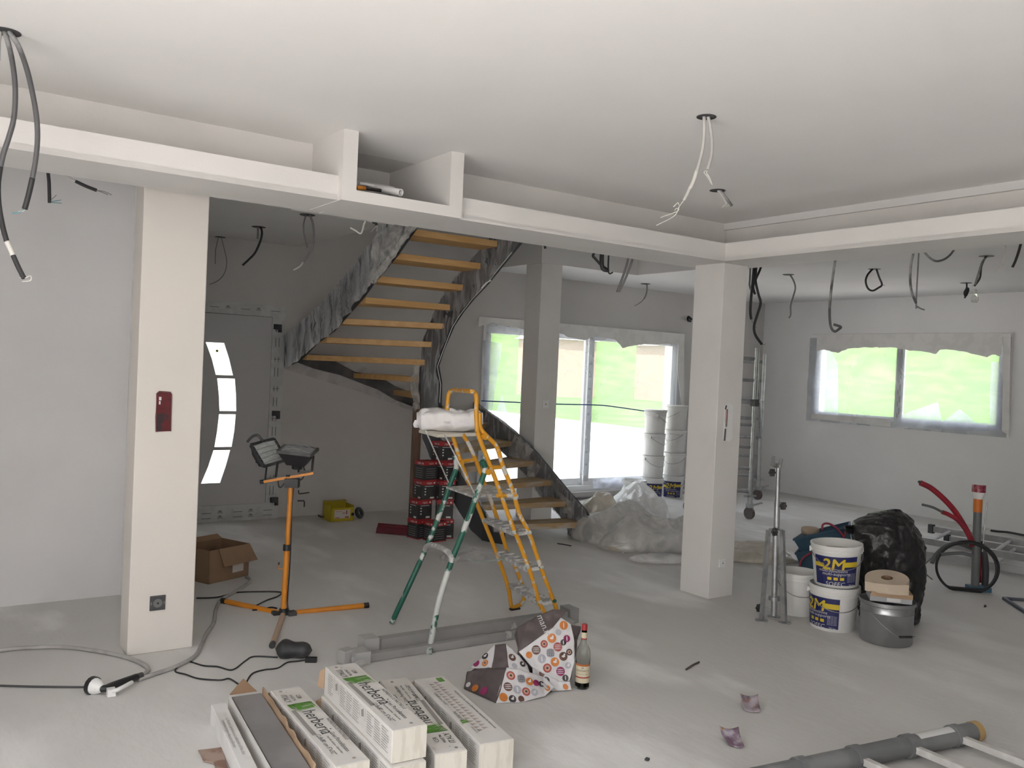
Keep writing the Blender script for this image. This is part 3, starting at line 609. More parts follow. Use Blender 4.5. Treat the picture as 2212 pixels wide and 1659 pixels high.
# ------------------------------------------------------------------ twin floodlight on a tripod
B0 = Vector((1.946, 5.228, 0)); DW = (B0-CAM).dot(FW)
A = lambda a, c, dd=0.0: at(a, c, DW+dd)
wl = thing('work_light', 'twin black floodlights on an orange telescopic tripod', 'work light', B0)
MB().cyl(A(612, 1322), A(620, 1180), 0.0175, n=14).build('pole', P['orange'], wl, smooth=True, auto=40)
MB().cyl(A(620, 1190), A(628, 1052), 0.0150, n=14).build('pole', P['orange'], wl, smooth=True, auto=40)
MB().cyl(A(619.5, 1189), A(620.3, 1176), 0.024, n=14).build('collar', P['black'], wl)
hub = A(612, 1326)
MB().cyl(A(612, 1332), A(612.5, 1314), 0.026, n=12).box(A(597, 1328), (0.05, 0.05, 0.045)).box(A(630, 1328), (0.05, 0.05, 0.045)).build('hub', P['blackdust'], wl)
MB().cyl(A(612, 1334), A(612, 1322), 0.012, n=8).build('hub_bolt', P['galv'], wl)
for (u_, v_, m_) in ((480, 1297, 'orange'), (795, 1307, 'orange'), (588, 1394, 'peach')):
    e = onZ(u_, v_, 0.018); s_ = hub + (e-hub).normalized()*0.03
    MB().cyl(s_, e, 0.0165, n=12).build('leg', P[m_], wl, smooth=True, auto=40)
    MB().cyl(e+(hub-e).normalized()*0.03, e-(hub-e).normalized()*0.004, 0.018, n=12).build('end_cap', P['black'], wl)
c0, c1 = A(570, 1040.5), A(677, 1022)
MB().tube([c0, c1], 0.011, 4).build('cross_bar', P['orange'], wl)
MB().cyl(A(562, 1041.5), c0, 0.013, n=8).build('end_cap', P['black'], wl)
MB().box(A(631, 1043), (0.085, 0.06, 0.055), Matrix.Rotation(-YAW, 3, 'Z')).build('junction_box', P['black'], wl)
MB().cyl(A(622.5, 1030), A(622.5, 1026), 0.014, n=10).build('wing_knob', P['black'], wl)
def flood(C, e1, e2, depth=0.10):
    n_ = e1.cross(e2).normalized()
    if n_.dot(FW) > 0.2 and n_.z < 0.3: n_ = -n_
    f4 = [C-e1/2-e2/2, C+e1/2-e2/2, C+e1/2+e2/2, C-e1/2+e2/2]
    mb = MB(); g4 = [p-n_*0.018 for p in f4]; k4 = [C-n_*depth+(p-C)*0.55 for p in f4]
    mb.add(g4+k4, [(0,1,2,3), (7,6,5,4)]+[(i, (i+1) % 4, (i+1) % 4+4, i+4) for i in range(4)])
    bd = mb.build('lamp_housing', P['black'], wl)
    rim = MB()
    for i in range(4): rim.tube([f4[i]-n_*0.009, f4[(i+1) % 4]-n_*0.009], 0.013, 4)
    rim.build('rim', P['blackdust'], bd)
    MB().prism([C+(p-C)*0.9-n_*0.012 for p in f4], n_*0.008).build('lens', P['glass'], bd)
    gd = MB()
    for k in range(5):
        t = (k+0.5)/5; a = f4[0].lerp(f4[3], t); c = f4[1].lerp(f4[2], t); gd.tube(spline([a, a.lerp(c, .5)+n_*0.02, c], 4), 0.002, 5)
    gd.build('wire_guard', P['galv'], bd)
    MB().box(C-n_*(depth+0.012), (0.05, 0.05, 0.04)).build('terminal_box', P['black'], bd)
    return bd
UPV = Vector((0, 0, 1)); TC = -Vector((FW.x, FW.y, 0)).normalized(); PX = DW/F_PX
def e3(x, y, d): return RT*(x*PX) + UP*(-y*PX) + TC*d
flood(A(582, 976), e3(35, -9, -0.14), e3(29, 45, 0.02))
flood(A(644, 970), e3(70, 8, 0.0), e3(4, -9, -0.14), 0.10)
yk = MB()
for a, c in ((A(576, 1006, -.05), A(573, 1036)), (A(600, 998), A(596, 1030)), (A(573, 1036), A(597, 1031)), (A(646, 984, -.04), A(645, 1020)), (A(677, 984), A(674, 1017)), (A(645, 1020), A(675, 1017))): yk.tube([a, c], 0.008, 4)
yk.build('yoke', P['black'], wl)
MB().tube(spline([A(534, 955), A(545, 943), A(556, 940), A(564, 948), A(568, 953)]), 0.008, 6).build('carry_handle', P['blackdust'], wl, smooth=True)
cb = MB(); cb.tube(spline([A(600, 1034), A(602, 1050), A(608, 1052), A(616, 1040)]), 0.004, 6); cb.tube(spline([A(645, 1000), A(655, 1008), A(658, 1022), A(652, 1035), A(640, 1038)]), 0.005, 6)
cb.tube(spline([A(634, 1052), A(630, 1100), A(628, 1180), A(625, 1240), A(621, 1300), A(624, 1322)]), 0.0045, 6)
cb.build('cable', P['black'], wl, smooth=True)
MB().tube([A(611, 1229), A(601, 1229), A(601, 1220), A(603, 1216)], 0.003, 5).build('hook', P['orange'], wl)
MB().cyl(A(602, 1220), A(603, 1215), 0.006, n=8).build('hook_tip', P['black'], wl)

# ------------------------------------------------------------------ stacked red and black boxes
def carton(label, loc, rz, design):
    t = thing('red_black_box', label, 'box', loc, rz, 'boxes stacked beside the stairs')
    w, h = 0.152, 0.178
    MB().bx(-w/2, w/2, -w/2, w/2, 0, h).build('body', P['blk'], t, local=True)
    e = 0.0012
    MB().bx(-w/2-e, w/2+e, -w/2-e, w/2+e, 0.0005, h*0.05).build('red_edge', P['red'], t, local=True)
    MB().bx(-w/2-e, w/2+e, -w/2-e, w/2+e, h*0.80, h+e).build('red_band', P['red'], t, local=True)
    tx = MB()
    for (ex, o_) in (((1, 0, 0), (0.0, -w/2-2*e, h*0.90)), ((0, -1, 0), (-w/2-2*e, 0.0, h*0.90))):
        M = basis(o_, ex, (0, 0, 1)); tx.text('ram', 0.036, M)
        M2 = basis((o_[0], o_[1], 0), ex, (0, 0, 1))
        if design == 0:
            for k in range(5): tx.add([M2 @ Vector((x, y, 0)) for x, y in ((-.055, .03+k*.02), (.05, .03+k*.02), (.05, .0315+k*.02), (-.055, .0315+k*.02))], [(0, 1, 2, 3)])
        else:
            tx.add([M2 @ Vector((x, y, 0)) for x, y in ((-.05, .128), (.045, .128), (.045, .133), (-.05, .133))], [(0, 1, 2, 3)])
            tx.add([M2 @ Vector((x, y, 0)) for x, y in ((.012, .016), (.055, .016), (.055, .032), (.012, .032))], [(0, 1, 2, 3)])
            for k in range(3):
                y0 = 0.05+k*.026; tx.add([M2 @ Vector((x, y, 0)) for x, y in ((-.05, y0), (-.034, y0), (-.034, y0+.012), (-.05, y0+.012))], [(0, 1, 2, 3)])
        tx.add([M2 @ Vector((x, y, .0)) for x, y in ((.045, h*.86), (.062, h*.86), (.062, h*.94), (.045, h*.94))], [(0, 1, 2, 3)])
    tx.build('lettering', P['ink'], t, local=True)
    return t
rows = [(5, [(3.905, 7.075, .10, 0), (3.975, 6.90, .18, 0), (4.13, 6.995, .75, 1)]), (4, [(3.90, 7.055, .22, 1), (4.115, 6.985, .85, 1)]),
        (3, [(3.93, 7.04, .25, 1), (4.11, 6.98, .62, 1)]), (2, [(3.935, 7.04, .15, 0), (4.115, 6.97, .30, 1)]), (1, [(4.085, 7.0, .35, 1)])]
wd = {1: 'topmost on the stack', 2: 'second from top of stack', 3: 'in the middle of the stack', 4: 'second from bottom of stack', 5: 'on the floor'}
sd_ = {1: [''], 2: [', broom side', ', ladder side'], 3: [', broom side', ', ladder side'], 4: [', broom side', ', ladder side'], 5: [' touching the broom head', ' standing out in front', ' turned corner-on']}
for r_, bl in rows:
    for kk, (x, y, a, dsg) in enumerate(bl): carton('red and black cardboard box ' + wd[r_] + sd_[r_][kk] + ' by the stairs', (x, y, (5-r_)*0.1805), -a*0.8+0.25, dsg)

# ------------------------------------------------------------------ broom, yellow box, tape roll
P['bristle'] = mat('red_bristles', (0.13, 0.012, 0.022), (0.08, 0.008, 0.015), 30, rough=0.7, stretch=(6, 1, 1))
p0, p1 = onZ(817, 1140, 0.045), onZ(888, 1146, 0.045)
brm = thing('broom_head', 'dark red broom head lying on the floor against the stacked boxes', 'broom', ((p0.x+p1.x)/2, (p0.y+p1.y)/2, 0))
ax = (p1-p0).normalized(); nn = Vector((-ax.y, ax.x, 0))
br = MB()
for k in range(26):
    for s_ in (-1, 0, 1):
        q = p0.lerp(p1, k/25)+nn*0.02*s_; br.cyl((q.x+nn.x*.02*s_, q.y+nn.y*.02*s_, 0.0), (q.x, q.y, 0.055), 0.008, n=5)
br.build('bristles', P['bristle'], brm)
MB().tube([p0+Vector((0, 0, .02)), p1+Vector((0, 0, .02))], 0.026, 8).build('stock', P['bristle'], brm)
ya, yb = onZ(712, 1127), onZ(765, 1125)
P['yelbox'] = mat('yellow_card', (0.42, 0.33, 0.015), rough=0.5); P['lab'] = mat('pale_label', (0.52, 0.48, 0.45), rough=0.6)
yx = thing('yellow_box', 'open yellow carton with a pale label by the far wall', 'box', ((ya.x+yb.x)/2, (ya.y+yb.y)/2+0.1, 0))
wy = 0.25; hy = 0.155
MB().bx(-wy/2, wy/2, -0.10, -0.097, 0, hy-.02).bx(-wy/2, -wy/2+.003, -.1, .1, 0, hy).bx(wy/2-.003, wy/2, -.1, .1, 0, hy).bx(-wy/2, wy/2, .097, .1, 0, hy+.03).bx(-wy/2, wy/2, -.1, .1, 0, .003).build('body', P['yelbox'], yx, local=True)
MB().add([(-wy/2, .1, hy+.03), (wy/2-.03, .1, hy+.03), (wy/2-.02, .02, hy+.028), (-wy/2, .02, hy+.028)], [(0, 1, 2, 3)]).build('flap', P['yelbox'], yx, local=True, solid=0.003)
lb = MB().bx(-0.085, 0.085, -0.1025, -0.1005, 0.03, 0.115); lb.build('printed_label', P['lab'], yx, local=True)
tx = MB(); tx.bx(-.075, 0, -.1045, -.103, .098, .101); tx.bx(-.075, -.03, -.1045, -.103, .035, .041); tx.bx(.03, .07, -.1045, -.103, .035, .046); tx.bx(.04, .05, -.1045, -.103, .07, .108); tx.bx(0, .03, -.1045, -.103, .08, .085); tx.build('lettering', P['red'], yx, local=True)
MB().cyl((.112, -.104, .065), (.112, -.08, .065), 0.016, n=12).build('knob', P['black'], yx, local=True)
def ring(c, R_, r_, ax, n=20, m=8):
    ax = Vector(ax).normalized(); u_ = ax.orthogonal().normalized(); w_ = ax.cross(u_)
    return MB().tube([Vector(c)+u_*(R_*cos(2*pi*k/n))+w_*(R_*sin(2*pi*k/n)) for k in range(n)], r_, m, closed=True)
tc_ = onZ(774, 1120)
tag(ring((tc_.x, tc_.y-.02, .062), .042, .020, (0.6, -1, .45)).build('tape_roll', P['blackdust'], smooth=True), 'black tape roll leaning beside the yellow carton', 'tape')
# wiring left hanging out of the far wall
for pl, lab in (([(645, 1059), (646, 1066), (652, 1066), (668, 1064)], 'short grey wires poking out of the far wall beside the floodlights'), ([(643, 1082), (652, 1082), (657, 1083), (657, 1095)], 'thin wires and plaster box below the other wires on the far wall')):
    tag(MB().tube(spline([onY(a, c, YF-0.02) for a, c in pl]), 0.006, 6).build('wall_wires', P['dark'], smooth=True), lab, 'wires')
tag(MB().tube(spline([onZ(688, 1113, .03), onZ(692, 1116, .03), onZ(706, 1115, .03)]), 0.008, 6).build('wire_offcut', P['dark']), 'grey wire end on the floor left of the yellow carton', 'wire')

# ------------------------------------------------------------------ cardboard box behind the pier
cb0 = thing('cardboard_box', 'open brown cardboard box behind the plastered pier', 'box', (1.84, 6.36, 0), 0.42)
w_, d_, h_ = 0.36, 0.30, 0.235
MB().bx(-w_/2, w_/2, -d_/2, -d_/2+.004, 0, h_).bx(-w_/2, w_/2, d_/2-.004, d_/2, 0, h_).bx(-w_/2, -w_/2+.004, -d_/2, d_/2, 0, h_).bx(w_/2-.004, w_/2, -d_/2, d_/2, 0, h_).bx(-w_/2, w_/2, -d_/2, d_/2, 0, .004).build('body', P['kraft'], cb0, local=True)
MB().add([(-.10, -d_/2-.002, h_), (w_/2, -d_/2-.002, h_), (w_/2+.03, -d_/2-.06, h_-.115), (-.09, -d_/2-.055, h_-.12)], [(0, 1, 2, 3)]).build('flap', P['kraft'], cb0, local=True, solid=.004)
MB().add([(w_/2, -d_/2, h_), (w_/2, d_/2, h_), (w_/2+.05, d_/2-.02, h_-.13), (w_/2+.05, -d_/2+.02, h_-.13)], [(0, 1, 2, 3)]).build('flap', P['kraft'], cb0, local=True, solid=.004)
MB().add([(-w_/2, d_/2, h_), (w_/2, d_/2, h_), (w_/2-.02, d_/2+.03, h_+.03), (-w_/2+.02, d_/2+.03, h_+.03)], [(0, 1, 2, 3)]).build('flap', P['kraft'], cb0, local=True, solid=.004)
MB().bx(.03, .13, -d_/2-.0015, -d_/2, .045, .105).build('paper_label', P['lab'], cb0, local=True)
mm = MB()
for k in range(5): mm.box((-.1+.05*k, .0+.04*(k % 2), .1+.02*(k % 3)), (.09, .12, .07), Euler((k, .3*k, k)).to_matrix())
mm.build('contents', P['kraftd'], cb0, local=True)

# ------------------------------------------------------------------ garden hose with spray gun
P['hose'] = mat('grey_hose', (0.40, 0.385, 0.37), (0.32, 0.31, 0.30), 9, rough=0.5)
hs = thing('garden_hose', 'grey garden hose looping past the pier with a black and white spray gun', 'hose', (1.0, 4.9, 0))
hp = [onZ(a, c, 0.011) for a, c in [(-60, 1416), (0, 1405), (60, 1399), (140, 1398), (220, 1408), (280, 1422), (314, 1438), (319, 1450), (300, 1463)]]
MB().tube(spline(hp), 0.011, 8).build('hose', P['hose'], hs, smooth=True)
hp = [onZ(a, c, 0.011) for a, c in [(300, 1468), (330, 1457), (380, 1440), (420, 1418), (434, 1395), (445, 1370), (462, 1345), (466, 1318), (478, 1295), (505, 1280), (528, 1265), (541, 1255), (536, 1248), (530, 1247)]]
MB().tube(spline(hp), 0.011, 8).build('hose', P['hose'], hs, smooth=True)
MB().tube(spline([onZ(a, c, 0.006) for a, c in [(-50, 1480), (0, 1481), (80, 1483), (150, 1484), (200, 1484)]]), 0.005, 6).build('thin_hose', P['dark'], hs, smooth=True)
gA, gB, gC, gD = onZ(296, 1462, .025), onZ(262, 1474, .028), onZ(228, 1487, .03), onZ(204, 1482, .035)
MB().tube(spline([gA, gB, onZ(240, 1482, .03), gC, onZ(216, 1487, .032)]), 0.017, 10).build('grip', P['black'], hs, smooth=True)
MB().tube([gA, gA+(gA-gB).normalized()*.03], 0.015, 10).build('connector', P['dark'], hs)
gw = (gD-onZ(224, 1488, .033)).normalized()
MB().tube([gD-gw*.05, gD-gw*.02, gD+gw*.0], [.018, .035, .038], 14).build('nozzle', P['white'], hs, smooth=True, auto=40)
MB().tube([gD, gD+gw*.022], 0.042, 14).build('nozzle_ring', P['black'], hs, smooth=True, auto=40)
MB().tube(spline([onZ(285, 1474, .03), onZ(262, 1486, .035), onZ(248, 1492, .03), onZ(236, 1492, .025)]), 0.010, 8).build('trigger', P['white'], hs, smooth=True)
MB().box(onZ(240, 1495, .02), (.035, .035, .035)).build('flow_knob', P['white'], hs)

# ------------------------------------------------------------------ floor cables and black battery charger
tag(MB().tube(spline([onZ(a, c, 0.005) for a, c in [(424, 1292), (470, 1290), (510, 1280), (560, 1278), (606, 1279), (600, 1288), (575, 1297), (548, 1311)]]), 0.005, 6).build('power_cable', P['black'], smooth=True), 'black cable lying behind the tripod legs', 'cable')
tag(MB().tube(spline([onZ(a, c, 0.005) for a, c in [(598, 1314), (585, 1312), (565, 1316), (545, 1318)]]), 0.005, 6).build('power_cable', P['black'], smooth=True), 'short black cable running into the tripod hub', 'cable')
ch = thing('battery_charger', 'lumpy black charger with a cord lying near the pier', 'charger', onZ(633, 1424))
cc = onZ(634, 1420)
def chg(i, j):
    a = 2*pi*i; t = j; x = -0.10+0.20*t
    prof = [0.0, .6, .92, 1.0, .9, .78, .74, .78, .8, .74, .55, 0.0]; f = t*11; k = min(int(f), 10); r = prof[k]+(prof[k+1]-prof[k])*(f-k)
    return cc + RT.xy.to_3d().normalized()*x + Vector((FW.x, FW.y, 0)).normalized()*(0.06*r*cos(a)) + Vector((0, 0, max(0.0, 0.042+0.055*r*sin(a))))
MB().grid(chg, 18, 24, cu=True).build('body', P['blackdust'], ch, smooth=True)
MB().tube(spline([onZ(a, c, 0.005) for a, c in [(600, 1420), (550, 1418), (532, 1426), (510, 1443), (495, 1447), (470, 1440), (440, 1438), (410, 1429), (398, 1431), (378, 1449), (402, 1457), (430, 1466), (475, 1469), (495, 1466), (514, 1477)]], 5), 0.0042, 6).build('cord', P['black'], ch, smooth=True)
MB().tube(spline([onZ(a, c, 0.005) for a, c in [(532, 1474), (545, 1455), (570, 1447), (600, 1443), (620, 1431), (645, 1428), (670, 1424)]], 5), 0.0042, 6).build('cord', P['black'], ch, smooth=True)
MB().box(onZ(672, 1425, .012), (.06, .03, .024), Matrix.Rotation(-.5, 3, 'Z')).build('plug', P['black'], ch)

# ------------------------------------------------------------------ two long aluminium formwork props
P['plate'] = mat('pale_steel_plate', (0.46, 0.46, 0.455), rough=0.5, metal=0.2)
def prop(a, c, off, label, rad=.036):
    a, c = Vector(a), Vector(c); t = thing('metal_prop', label, 'prop', ((a.x+c.x)/2, (a.y+c.y)/2, 0), 0, 'metal props lying under the step ladder')
    dr_ = (c-a).normalized(); MB().tube([a, c], rad, 4).build('profile', P['aludirty'], t)
    MB().box(a+dr_*.03+Vector((0, 0, .004)), (.085, .10, .085), Matrix.Rotation(math.atan2(dr_.y, dr_.x), 3, 'Z')).build('end_plate', P['plate'], t)
    MB().box(c-dr_*.02+Vector((0, 0, .006)), (.07, .11, .09), Matrix.Rotation(math.atan2(dr_.y, dr_.x), 3, 'Z')).build('end_plate', P['aludirty'], t)
    return t, dr_
pa, pb = onZ(785, 1394, .042), onZ(1235, 1327, .042)
t1, dr_ = prop(pa, pb, 0, 'dusty aluminium prop lying under the step ladder, the one farther from the shopping bag', .042)
pa2, pb2 = onZ(765, 1424, .024), onZ(1225, 1353, .024)
t2, _ = prop(pa2, pb2, 0, 'dusty aluminium prop with a clamp end, lying nearer the shopping bag', .030)
cl = MB(); q = onZ(748, 1416, .04); cl.box(q, (.07, .06, .07), Matrix.Rotation(.3, 3, 'Z')); cl.cyl(q+Vector((-.02, 0, .0)), q+Vector((.07, -.03, .02)), .012, n=8)
cl.build('clamp', P['plate'], t2)
for (a, c) in ((768, 1424), (778, 1432), (738, 1410)):
    q = onZ(a, c, .03); MB().cyl(q-Vector((.02, 0, 0)), q+Vector((.02, 0, 0)), .015, n=6).build('hex_nut', P['plate'], t2)
from mathutils.bvhtree import BVHTree
# ------------------------------------------------------------------ tile cartons
P['card'] = mat('printed_white_card', (0.66, 0.645, 0.62), (0.58, 0.56, 0.53), 5, 0.45, 0.75, rough=0.7, c3=(0.40, 0.35, 0.30), lo3=0.68, hi3=0.80, scale3=7)
P['cardw'] = mat('white_card', (0.72, 0.715, 0.70), (0.64, 0.63, 0.61), 6, rough=0.7)
P['cardend'] = mat('card_end', (0.66, 0.63, 0.56), (0.58, 0.55, 0.48), 8, rough=0.8, stretch=(6, 1, 1), bump=0.05)
P['inkb'] = mat('black_ink', (0.05, 0.05, 0.05), rough=0.7)
P['inkg'] = mat('green_ink', (0.10, 0.27, 0.04), (0.45, 0.5, 0.38), 14, 0.52, 0.66, rough=0.7, stretch=(1, 5, 1))
P['inkgrey'] = mat('grey_ink', (0.30, 0.28, 0.27), rough=0.8)
P['inkpink'] = mat('pinkish_grey_ink', (0.42, 0.36, 0.34), (0.30, 0.26, 0.25), 20, rough=0.8)
P['tile'] = mat('grey_porcelain_tile', (0.22, 0.215, 0.22), (0.27, 0.265, 0.27), 3, rough=0.45)
P['kraftl'] = mat('light_kraft', (0.42, 0.29, 0.19), (0.36, 0.25, 0.16), 6, rough=0.85)
def frame2(far, near):                                   # local frame: x far->near, y to the right of it, z up
    far, near = Vector(far), Vector(near); ex = (near-far).normalized(); return ex, Vector((-ex.y, ex.x, 0))
def tilebox(label, far, near, w, z0, z1, design, flip=False, side=True):
    ex, ey = frame2((*far, 0), (*near, 0)); L = (Vector((*near, 0))-Vector((*far, 0))).length; h = z1-z0
    t = thing('tile_carton', label, 'carton', ((far[0]+near[0])/2, (far[1]+near[1])/2, z0), 0, 'long cartons of floor tiles')
    M = basis((far[0], far[1], z0), ex, ey)
    bd = MB().bx(0, L-.002, -w/2, w/2, 0, h); bd.v = [M @ p for p in bd.v]; bd.build('body', P['card'], t, bevel=0.004)
    en = MB().bx(L-.003, L, -w/2+.002, w/2-.002, .002, h-.002); en.v = [M @ p for p in en.v]; en.build('end_panel', P['cardend'], t)
    fl = MB().add([M @ Vector(p) for p in [(0, -w/2, h*.95), (0, -w/2, h*.2), (-.03, -w/2-.02, h*.25), (-.02, -w/2-.015, h*.8)]], [(0, 1, 2, 3)]); fl.build('torn_flap', P['kraftl'], t, solid=.003)
    T_ = MB(); G_ = MB(); K_ = MB(); zt_ = h+.0012
    def tm(x, y): # text frame on the top face
        c = M @ Vector((x, y, zt_)); return basis(c, ex if not flip else -ex, ey if not flip else -ey)
    s_ = 1 if not flip else -1; X0 = (lambda x: x*L) if not flip else (lambda x: (1-x)*L)
    def bar(mb, x, y, lx, ly, dz=0.0):
        c = X0(x); mb.v_ = None; q = [(c-lx/2, s_*y-ly/2), (c+lx/2, s_*y-ly/2), (c+lx/2, s_*y+ly/2), (c-lx/2, s_*y+ly/2)]
        mb.add([M @ Vector((a, b_, zt_+dz)) for a, b_ in q], [(0, 1, 2, 3)])
    if design == 'main':
        T_.text('ITALY', 0.036, tm(X0(.15), s_*-.035), sx=1.0); T_.text('MADE IN', 0.018, tm(X0(.15), s_*-.005)); T_.text('CER', 0.026, tm(X0(.15), s_*.022))
        T_.text('herberia', 0.082, tm(X0(.50), s_*.008), sx=.92); T_.text('Gres Porcellanato', 0.026, tm(X0(.76), s_*.022)); T_.text('12,8x80 cm 5"x32"', 0.026, tm(X0(.76), s_*-.034), shear=.1)
        T_.text('Piastrelle smaltate - Glazed tiles', 0.013, tm(X0(.78), s_*-.004)); T_.text('NOMEDOLCE PIASTRELLE', 0.02, tm(X0(.62), s_*.055))
        bar(K_, .48, -.045, .27, .018); T_.text('.', .04, tm(X0(.06), 0))
        c0_ = X0(.29); rnd = random.Random(len(label)); n_ = 26
        for k in range(n_):                              # sprouting green brush mark
            y = -.05+.1*k/(n_-1); ln = .05+.05*rnd.random(); bs = c0_-s_*.045
            a = [(bs, s_*y-.0028), (bs, s_*y+.0028), (bs+s_*ln, s_*(y+.01)+.0005), (bs+s_*ln, s_*(y+.01)-.0005)]
            G_.add([M @ Vector((p[0], p[1], zt_+.0002)) for p in a], [(0, 1, 2, 3)])
        bar(G_, .275, .012, .07, .07, .0001)
        for (x, y) in ((.04, -.03), (.95, .02)): K_.cyl(M @ Vector((X0(x), s_*y, zt_-.001)), M @ Vector((X0(x), s_*y, zt_+.0006)), .007, n=10)
    else:
        for k in range(18):
            for r_ in (0, 1):
                x = .10+.042*k+r_*.02; K_.add([M @ Vector((X0(x)+a, s_*(.012-.03*r_)+b_, zt_)) for a, b_ in ((-.013, -.013), (.013, -.013), (0, .013))], [(0, 1, 2)])
        T_.text('tile glued with the whole adhesive bed, rinse and dry before use', 0.017, tm(X0(.55), s_*.05)); T_.text('12,8x80 cm 5"x32"', 0.020, tm(X0(.35), s_*-.046))
        T_.text('herberia', .03, tm(X0(.62), s_*-.045)); bar(G_, .70, -.045, .03, .03); T_.text('CERAMICHE', .012, tm(X0(.82), s_*-.04)); bar(G_, .06, .04, .05, .03)
    tag(T_.build('lettering', P['inkb'], t), kind='stuff')
    if K_.f: tag(K_.build('printed_pattern', P['inkgrey'] if design == 'main' else P['inkpink'], t), kind='stuff')
    if G_.f: tag(G_.build('green_print', P['inkg'], t), kind='stuff')
    if side:                                             # small print on the long side that faces the pier
        Q = MB(); o_ = -w/2-.0012
        S_ = lambda x, z: M @ Vector((x, o_, z))
        rnd = random.Random(3)
        for blk in range(9):
            x0 = .05+blk*L*.1; zz0 = h*.82
            if blk in (1, 5):
                for (a, b_, c, e) in ((x0, x0+.06, h*.5, h*.505), (x0, x0+.06, h*.88, h*.885), (x0, x0+.002, h*.5, h*.88), (x0+.058, x0+.06, h*.5, h*.88)): Q.add([S_(a, c), S_(b_, c), S_(b_, e), S_(a, e)], [(0, 1, 2, 3)])
                Q.add([S_(x0+.02, h*.55), S_(x0+.045, h*.6), S_(x0+.04, h*.85), S_(x0+.015, h*.75)], [(0, 1, 2, 3)]); continue
            for k in range(9):
                z = h*(.86-.08*k); ln = .07*(.6+.4*rnd.random()); Q.add([S_(x0, z), S_(x0+ln, z), S_(x0+ln, z+.003), S_(x0, z+.003)], [(0, 1, 2, 3)])
        Q.build('small_print', P['inkgrey'], t)
    return t
tilebox('white tile carton with green brush mark, resting on top of another carton', (1.602, 3.570), (1.557, 2.820), .142, .126, .25, 'main')
tilebox('creased tile carton lying underneath another tile carton', (1.585, 3.560), (1.545, 2.795), .142, 0, .125, 'main')
tilebox('scuffed tile carton with green brush mark, beside the opened one', (1.409, 3.726), (1.369, 2.902), .136, 0, .125, 'main')
tilebox('tile carton with its print upside down, beside the patterned carton', (1.893, 3.610), (1.734, 2.808), .132, 0, .125, 'main', flip=True)
tilebox('tile carton printed with a strip of triangle pattern', (2.045, 3.545), (1.940, 2.800), .150, 0, .125, 'strip')
# opened carton with bare tiles
ot = thing('open_tile_carton', 'torn open carton showing bare grey porcelain tiles', 'carton', (1.2, 3.3, 0))
M = basis((1.262, 3.815, 0), Vector((1.17, 2.9, 0))-Vector((1.262, 3.815, 0)), (1, 0, 0))
def inM(mb): mb.v = [M @ p for p in mb.v]; return mb
for k in range(8): inM(MB().bx(.012, .82, -.064+.001*(k % 2), .064, .004+k*.0115, .0145+k*.0115)).build('tile', P['tile'], ot)
inM(MB().bx(0, .84, -.076, -.072, 0, .105)).build('side_panel', P['card'], ot)
inM(MB().bx(0, .84, -.072, .072, 0, .003)).build('base_panel', P['card'], ot)
inM(MB().add([(0, -.074, .10), (0, .05, .10), (-.005, -.012, .165)], [(0, 1, 2)])).build('end_flap', P['kraft'], ot, solid=.003)
def tornf(i, j):
    x = .01+.83*i; y = .070+.004*j+.012*mnoise.noise(Vector((x*9, j*2, 1))); z = .06+.075*j+.012*mnoise.noise(Vector((x*14, j*3, 4)))-.03*abs(j-.5)
    return M @ Vector((x, y, z))
MB().grid(tornf, 40, 6).build('torn_flap', P['kraftl'], ot, smooth=True, solid=.003)
inM(MB().bx(0, .84, .070, .074, 0, .075)).build('side_panel', P['kraftl'], ot)
# narrow white carton standing on edge
M2 = basis((1.135, 3.79, 0), Vector((1.04, 2.95, 0))-Vector((1.135, 3.79, 0)), (1, 0, 0))
nt_ = thing('narrow_carton', 'narrow white carton lid leaning beside the opened tile carton', 'carton', (1.09, 3.4, 0))
mb = MB().bx(0, .84, -.032, .028, 0, .085); mb.v = [M2 @ p for p in mb.v]; mb.build('body', P['cardw'], nt_, bevel=.003)
tx = MB(); cN = M2 @ Vector((.36, .004, .0862)); e_x = (M2.to_3x3() @ Vector((1, 0, 0))); e_y = M2.to_3x3() @ Vector((0, 1, 0))
tx.text('La Nuova Ceramica is a collection of fine tiles', .020, basis(cN, e_x, e_y)); tx.text('Pavimento in gres fine porcellanato', .020, basis(M2 @ Vector((.33, -.016, .0862)), e_x, e_y))
tx.build('lettering', P['inkgrey'], nt_)
sc = [onZ(a, c, .004) for a, c in [(428, 1622), (455, 1619), (478, 1616), (486, 1640), (495, 1670), (470, 1670), (462, 1650), (440, 1645)]]
tag(MB().prism(sc, (0, 0, .004)).build('cardboard_scrap', mat('scuffed_brown_board', (0.36, 0.27, 0.22), (0.22, 0.13, 0.10), 9, 0.45, 0.6, rough=0.9)), 'torn brown cardboard scrap on the floor beside the narrow carton', 'scrap')

# ------------------------------------------------------------------ shopping bag
P['bagw'] = mat('bag_white', (0.62, 0.61, 0.62), (0.55, 0.54, 0.55), 9, rough=0.45, bump=0.15, bscale=14)
P['bagd'] = mat('bag_taupe', (0.085, 0.068, 0.070), (0.11, 0.09, 0.09), 7, rough=0.42, bump=0.2, bscale=14)
dotc = {'o': mat('dot_orange', (0.52, 0.17, 0.03), rough=.45), 'b': mat('dot_brown', (0.12, 0.06, 0.045), rough=.45), 'g': mat('dot_grey', (0.38, 0.38, 0.42), rough=.45),
        'p': mat('dot_plum', (0.25, 0.02, 0.10), rough=.45), 'r': mat('dot_red', (0.35, 0.07, 0.06), rough=.45), 'k': mat('dot_black', (0.04, 0.035, 0.035), rough=.45), 'w': P['bagw'], 'lo': mat('dot_peach', (0.50, 0.30, 0.22), rough=.45)}
dep = lambda p: (Vector(p)-CAM).dot(FW)
